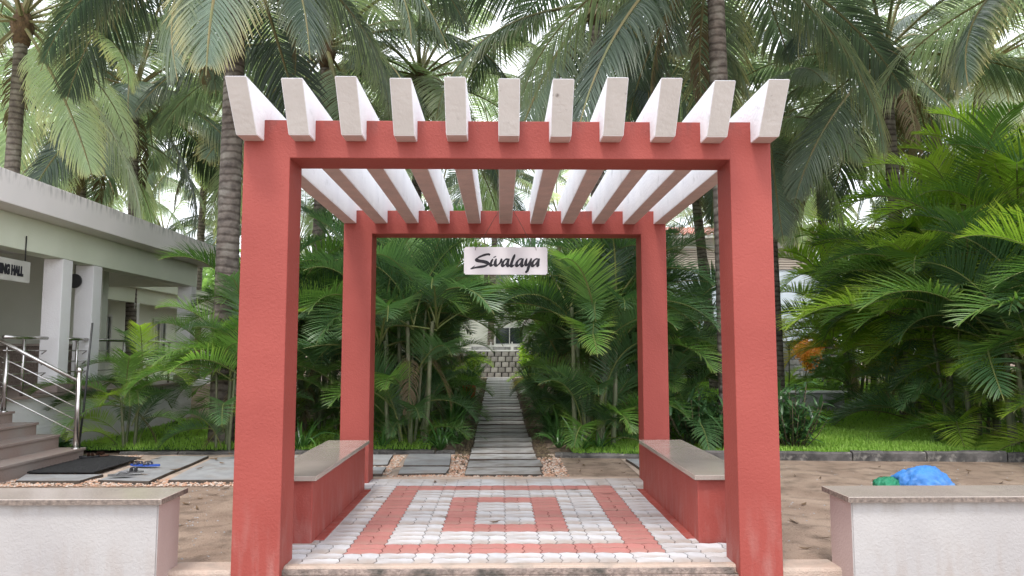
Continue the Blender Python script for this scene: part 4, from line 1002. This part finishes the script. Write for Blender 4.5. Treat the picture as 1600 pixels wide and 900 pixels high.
# left side
ac(212, 11.3, 1.9, .5, 3, 'small sparse areca palm in front of the veranda plinth', ('leaf', 'lime', 'dark'), .64, 6, 13)
ac(372, 10.95, 2.5, .55, 6, 'bushy areca palm with bright drooping fronds against the left front post', ('leaf', 'lime', 'dark'), .7, 5, 10)
ac(410, 12.6, 3.1, .8, 6, 'tall areca palm mostly hidden behind the left front post', ('leaf', 'dark'), 1.0, 5, 6)
ac(487, 13.6, 3.1, .8, 6, 'areca palm with a bright lime crown between the left posts', ('leaf', 'lime', 'dark'), 1.0, 6, 5)
ac(545, 14.5, 3.7, 1.1, 7, 'dark areca palm behind the left rear post', ('dark', 'leaf'), 1.1, 6, 8)
# left of the path, row going back
def am(X_, Y, *a, **k): return areca_clump(X_, Y, *a, **k)
am(-1.42, 11.6, 3.3, .85, 8, 'areca palm with slim pale stems just right of the left rear post', ('dark', 'leaf'), 1.0, 6, 36)
am(-1.55, 13.2, 3.4, .8, 7, 'dense areca palm second along the left side of the garden path', ('dark', 'leaf'), .95, 6, 32)
am(-2.6, 13.8, 4.0, 1.1, 8, 'tall areca palm filling the left of the opening behind the front row', ('dark', 'leaf'), 1.1, 6, 14)
am(-1.6, 15.4, 3.5, .8, 7, 'areca palm third along the left of the garden path', ('dark', 'leaf'), 1.0, 6, 16)
am(-1.65, 18.2, 3.7, .8, 7, 'areca palm fourth along the left of the path behind the clay pot', ('leaf', 'dark'), 1.0, 6, 14)
am(-1.7, 21.2, 3.9, .8, 6, 'areca palm fifth along the left of the garden path', ('leaf', 'dark', 'lime'), 1.0, 6, 12)
am(-1.9, 24.6, 4.0, .8, 6, 'farthest areca palm on the left of the path beside the round planter', ('leaf', 'lime'), 1.0, 6, 10)
am(-3.0, 17.6, 4.4, 1.2, 7, 'tall areca palm in the second row left of the path', ('dark', 'leaf'), 1.2, 6, 8)
# right of the path
am(1.42, 11.4, 3.5, .75, 7, 'areca palm with one tall pale ringed stem right of the path', ('dark', 'leaf'), 1.0, 6, 36)
am(1.45, 13.1, 3.4, .75, 7, 'dense areca palm leaning over the right side of the garden path', ('dark', 'leaf'), .95, 6, 32)
am(2.3, 12.6, 3.4, 1.0, 8, 'tall dark areca palm beside the right rear post inside the opening', ('dark', 'leaf'), .95, 6, 24)
am(1.55, 15.6, 3.5, .8, 7, 'areca palm third along the right of the garden path', ('dark', 'leaf'), 1.0, 6, 16)
am(1.6, 18.4, 3.6, .8, 7, 'areca palm fourth along the right of the garden path', ('dark', 'leaf'), 1.0, 6, 14)
am(1.65, 21.6, 3.8, .8, 6, 'areca palm fifth along the right, with yellowing lower leaves', ('leaf', 'lime', 'yellow'), 1.0, 6, 12)
am(1.85, 25.0, 4.0, .8, 6, 'farthest areca palm on the right of the path beside the round planter', ('leaf', 'lime'), 1.0, 6, 10)
am(2.6, 17.0, 4.0, .9, 6, 'tall areca palm in the second row right of the path', ('dark', 'leaf'), 1.0, 6, 8)
ac(1040, 13.8, 2.7, .6, 5, 'areca palm with arching fronds just right of the right rear post', ('dark', 'leaf'), 1.0, 6, 8)
ac(1058, 11.6, 1.3, .4, 2, 'young areca palm at the foot of the right rear post', ('dark', 'leaf'), .7, 4, 7)
# right mass
ac(1345, 18.5, 2.9, .7, 4, 'yellowing areca palm just right of the right front post', ('lime', 'yellow', 'leaf'), .95, 6, 8)
ac(1226, 21.0, 2.2, .3, 1, 'orange yellow areca palm low beside the right front post', ('yellow', 'lime'), .75, 5, 5)
am(7.7, 10.8, 3.3, .8, 8, 'dark areca palm at the front corner of the big mass beside the kerb', ('dark', 'leaf', 'lime'), 1.1, 6, 14)
am(7.7, 12.3, 4.0, 1.1, 9, 'areca palm with big pale fronds reaching out over the lawn', ('lime', 'dark', 'leaf'), 1.3, 6, 20)
am(8.4, 14.4, 3.9, 1.1, 9, 'areca palm in the middle of the mass edge along the lawn', ('dark', 'leaf', 'lime'), 1.2, 6, 18)
am(9.7, 16.8, 3.7, 1.1, 8, 'areca palm forming the left flank of the big palm mass', ('lime', 'yellow', 'leaf'), 1.2, 6, 16)
am(9.8, 19.8, 3.8, 1.1, 7, 'areca palm farthest back along the lawn edge', ('lime', 'leaf'), 1.2, 6, 12)
am(8.9, 11.6, 4.5, 1.1, 7, 'tallest areca palm with arching dark fronds at the upper right', ('dark', 'leaf', 'lime'), 1.4, 6, 12)
am(9.2, 13.3, 5.6, 1.2, 8, 'high lime areca palm in the right corner behind the dark fronds', ('lime', 'leaf'), 1.4, 6, 10)
am(9.0, 15.6, 5.0, 1.2, 8, 'areca palm with lime crown in the back of the big mass', ('lime', 'leaf', 'dark'), 1.35, 6, 8)
am(9.2, 18.6, 5.0, 1.3, 7, 'lime areca palm behind the big mass under the bare trunk', ('lime', 'leaf'), 1.4, 6, 6)
am(10.4, 16.5, 5.6, 1.3, 7, 'areca palm deep in the mass at the right picture edge', ('leaf', 'lime'), 1.4, 6, 6)
am(8.05, 9.2, 3.0, .8, 7, 'nearest areca palm poking in from the right edge above the low wall', ('leaf', 'dark', 'lime'), 1.15, 5, 14)
am(9.6, 10.4, 4.6, 1.1, 7, 'areca palm at the right picture edge with a towering crown', ('leaf', 'dark', 'lime'), 1.35, 6, 10)
# ------------------------------------------------------------ broad-leaved trees and hedges behind
def leafcloud(center, size, n, leaf, seedv, lumps=9):
    V, F, T, Rr = [], [], [], []; rg = random.Random(seedv)
    L_ = [(Vector((rg.uniform(-1, 1) * size[0] * .65, rg.uniform(-1, 1) * size[1] * .65, rg.uniform(-.8, 1) * size[2] * .65)), rg.uniform(.3, .5)) for _ in range(lumps)]
    for _ in range(n):
        c, s = rg.choice(L_); d = Vector((rg.gauss(0, 1), rg.gauss(0, 1), rg.gauss(0, 1))).normalized() * (rg.random() ** .4)
        p = c + Vector((d.x * size[0] * s, d.y * size[1] * s, d.z * size[2] * s)); a = Vector((rg.gauss(0, 1), rg.gauss(0, 1), rg.gauss(0, .6) - .2)).normalized(); b = a.orthogonal().normalized()
        b = (b + a.cross(b) * rg.uniform(-1, 1)).normalized(); l = leaf * rg.uniform(.7, 1.3); w = l * .3; k = len(V)
        V += [p, p + a * l * .5 + b * w, p + a * l, p + a * l * .5 - b * w]; F.append((k, k + 1, k + 2, k + 3)); T += [0, .5, 1, .5]; r = rg.random(); Rr += [r] * 4
    V = [v + Vector(center) for v in V]
    return V, F, T, Rr
def bush(name, lab, cat, loc, size, n, leaf, m, seed, stems=5, group=None, flowers=0, z=None):
    t = thing(name, lab, cat, (loc[0], loc[1], gz(loc[1]) if z is None else z), 0, group)
    V, F, T, Rr = leafcloud((0, 0, size[2] * 1.0), size, n, leaf, seed)
    mesh_obj('foliage', V, F, m, t, attrs={'tip': T, 'rnd': Rr})['kind'] = 'stuff'
    rg = random.Random(seed)
    for k in range(stems):
        a = rg.uniform(0, 6.3); e = (math.cos(a) * size[0] * .5, math.sin(a) * size[1] * .5, size[2] * rg.uniform(.9, 1.5))
        tube('branch', [(0, 0, -.05), (e[0] * .3, e[1] * .3, e[2] * .4), e], .012 + .02 * (size[2] > 1), 'twig', t, 6, r1=.005)
    for k in range(flowers):
        a = rg.uniform(0, 6.3); bm = bmesh.new()
        for q in range(5):
            b = q * 1.2566; v0 = bm.verts.new((0, 0, 0)); v1 = bm.verts.new((math.cos(b - .5) * .055, -.02, math.sin(b - .5) * .055)); v2 = bm.verts.new((math.cos(b) * .075, -.03, math.sin(b) * .075)); v3 = bm.verts.new((math.cos(b + .5) * .055, -.02, math.sin(b + .5) * .055)); bm.faces.new((v0, v1, v2, v3))
        o = bmobj('flower', bm, 'petal', t); o.location = (rg.uniform(-.7, .7) * size[0], -size[1] * .85, size[2] * rg.uniform(.6, 1.7)); o.scale = (1.3,) * 3
    return t
bush('hibiscus_bush', 'hibiscus bush with red flowers in front of the grey block wall', 'bush', (atx(1105, 25), 25, 0), (1.2, .7, 1.2), 2600, .13, 'shrub_leaf', 5, flowers=7)
bush('lime_bush', 'bright lime green bush at the left end of the path beside the round planter', 'bush', (-1.0, 26.6, 0), (.45, .4, .6), 500, .14, 'areca_lime', 61)
bush('lime_bush', 'bright lime green bush at the right end of the path beside the round planter', 'bush', (1.05, 26.6, 0), (.45, .4, .7), 500, .14, 'areca_lime', 62)
bush('hedge_bush', 'dense green bush behind the block wall left of the hibiscus', 'bush', (atx(1040, 24), 24, 0), (1.4, .9, 1.2), 2200, .13, 'shrub_leaf', 8)
bush('croton_bush', 'orange and yellow croton bush right of the right front post', 'bush', (atx(1255, 24.5), 24.5, 0), (1.0, .6, .95), 1600, .14, 'croton_leaf', 15)
bush('hedge_bush', 'low clipped bush behind the lawn under the yellow areca', 'bush', (atx(1330, 22), 22, 0), (1.4, .8, .6), 2000, .12, 'shrub_leaf', 18)
for i, (px, Y, sx, sz, lab) in enumerate([(250, 34, 5, 2.6, 'green broad leaved tree behind the guest house eave'), (450, 44, 5, 3.2, 'far green tree behind the left posts'), (600, 45, 5, 3.4, 'far green tree left of the garden house'),
        (950, 45, 5, 3.4, 'far green tree right of the garden house'), (1340, 40, 4, 2.8, 'far green tree right of the shuttered house'), (1500, 34, 5, 2.8, 'far green tree behind the big areca mass'), (780, 48, 4, 3.4, 'far green tree behind the garden house centre'), (40, 40, 5, 3, 'far green tree beyond the left end of the hall roof')]):
    bush('broadleaf_tree', lab, 'tree', (atx(px, Y), Y, 0), (sx, 2.5, sz), 5200, .34, 'tree_leaf', 30 + i, stems=5)

# ------------------------------------------------------------ low planting
def strap_mesh(L, w, el, bend, rng, m, seg=6):
    V, F, T = [], [], []; p = Vector((0, 0, 0)); a = el
    for k in range(seg + 1):
        t = k / seg; ww = w * (.6 + .9 * t if t < .4 else .96 * (1 - (t - .4) / .6) ** .7) + .0005
        V += [p + Vector((0, ww, .25 * ww)), p, p + Vector((0, -ww, .25 * ww))]; T += [t] * 3
        a -= bend / seg * (.5 + t); p = p + Vector((math.cos(a), 0, math.sin(a))) * L / seg
    for k in range(seg):
        for e in range(2): F.append((3 * k + e, 3 * k + e + 1, 3 * k + 4 + e, 3 * k + 3 + e))
    me = bpy.data.meshes.new('leaf'); me.from_pydata([tuple(v) for v in V], [], F); me.materials.append(MATS[m])
    for k, v in (('tip', T), ('rnd', [rng.random()] * len(T))): me.attributes.new(k, 'FLOAT', 'POINT').data.foreach_set('value', v)
    return me
rl = random.Random(5)
lily = [strap_mesh(.62, .019, R_(e), b, rl, 'lily_leaf') for e, b in ((80, .9), (70, 1.6), (60, 1.9), (50, 1.5), (75, 2.4))]
fern = [strap_mesh(.4, .012, R_(e), b, rl, 'fern_leaf', 4) for e, b in ((75, 1.4), (60, 2.0), (45, 1.8))]
olea = [strap_mesh(.27, .026, R_(e), b, rl, 'shrub_leaf', 4) for e, b in ((62, .5), (40, .9), (20, 1.0), (0, .7))]
def rosette(name, lab, cat, x, Y, ml, n, sc, group=None, z=None):
    t = thing(name, lab, cat, (x, Y, gz(Y) + .02 if z is None else z), 0, group); a = rl.uniform(0, 6)
    for k in range(n):
        a += GA; put(rl.choice(ml), 'leaf', t, (math.cos(a) * .03, math.sin(a) * .03, 0), a, sc * rl.uniform(.6, 1.15), rl.uniform(-.1, .1), rl.uniform(-.3, .3))
    return t
rosette('spider_lily', 'spider lily with long strap leaves at the left corner of the path bed', 'plant', atx(690, 10.95), 10.95, lily, 34, 1.0, 'spider lilies')
rosette('spider_lily', 'smaller spider lily tucked behind the left corner lily', 'plant', atx(716, 11.7), 11.7, lily, 24, .9, 'spider lilies')
rosette('spider_lily', 'spider lily with floppy leaves nearest the kerb right of the path', 'plant', atx(905, 10.75), 10.75, lily, 26, 1.0, 'spider lilies')
rosette('spider_lily', 'spider lily at the right path edge beside the floppy one', 'plant', atx(872, 11.2), 11.2, lily, 22, .85, 'spider lilies')
rosette('spider_lily', 'spider lily at the foot of the tall pale ringed stem', 'plant', atx(935, 10.9), 10.9, lily, 20, .8, 'spider lilies')
rosette('spider_lily', 'spider lily between the left front and left rear posts', 'plant', atx(478, 10.95), 10.95, lily, 28, 1.1, 'spider lilies')
rosette('spider_lily', 'spider lily close to the left rear post under the palms', 'plant', atx(600, 11.0), 11.0, lily, 22, .8, 'spider lilies')
ORD = ['nearest', 'second', 'third', 'fourth', 'fifth', 'sixth', 'seventh', 'eighth', 'ninth', 'tenth', 'eleventh', 'twelfth', 'thirteenth', 'fourteenth', 'fifteenth', 'sixteenth', 'seventeenth', 'eighteenth', 'nineteenth', 'twentieth', 'twenty-first', 'twenty-second', 'twenty-third', 'twenty-fourth']
for s in (-1, 1):
    Y = 11.9; k = 0; nm = 'left' if s < 0 else 'right'
    while Y < 26.5:
        x = .03 + s * (.84 + rl.uniform(-.03, .12))
        rosette('border_fern', '%s small leafy border plant along the %s edge of the garden path' % (ORD[k], nm), 'plant', x, Y, fern + lily[:1], 38, rl.uniform(1.1, 1.6), 'border plants along the garden path')
        Y += rl.uniform(.6, .78); k += 1
for i, (px, Y, h, w, lab) in enumerate([(1085, 11.2, 1.0, .45, 'oleander shrub showing left of the right front post'), (1235, 10.9, 1.15, .42, 'oleander shrub with long glossy leaves right of the right front post'), (1165, 11.6, 1.15, .5, 'oleander shrub mostly hidden behind the right front post'), (1120, 10.9, .7, .35, 'low oleander shrub behind the right bench')]):
    t = thing('oleander_shrub', lab, 'shrub', (atx(px, Y), Y, gz(Y)), 0, 'oleander shrubs')
    for s in range(34):
        a = s * GA; r = w * math.sqrt((s + .5) / 34); hh = h * rl.uniform(.45, 1.0) * (1 - .25 * r / w); e = Vector((math.cos(a) * r * 1.3, math.sin(a) * r * 1.3, hh))
        tube('branch', [(math.cos(a) * r * .3, math.sin(a) * r * .3, 0), (e.x * .7, e.y * .7, hh * .5), e], .008, 'twig', t, 5, r1=.004)
        for q in range(12):
            put(rl.choice(olea), 'leaf', t, e * (1 - .06 * q), q * GA + s, rl.uniform(.7, 1.15), 0, rl.uniform(-.3, .3))
# broad dark leaves beside the stair post, sprout at the front wall
rosette('foliage_plant', 'dark round leaved plant behind the stair railing rods', 'plant', atx(108, 10.8), 10.8, [strap_mesh(.34, .06, R_(e), 1.6, rl, 'shrub_leaf', 6) for e in (80, 55, 35)], 20, 1.25)
rosette('seedling', 'small green sprout in front of the left low wall', 'plant', atx(118, 4.5), 4.5, [strap_mesh(.17, .010, R_(e), .8, rl, 'lily_leaf', 6) for e in (70, 40, 20)], 8, .9, z=-.02)
tube('stem', [(0, 0, -.2), (0, 0, .03)], .006, 'areca_stem', [o for o in scene.objects if o.name.startswith('seedling')][0], 6)
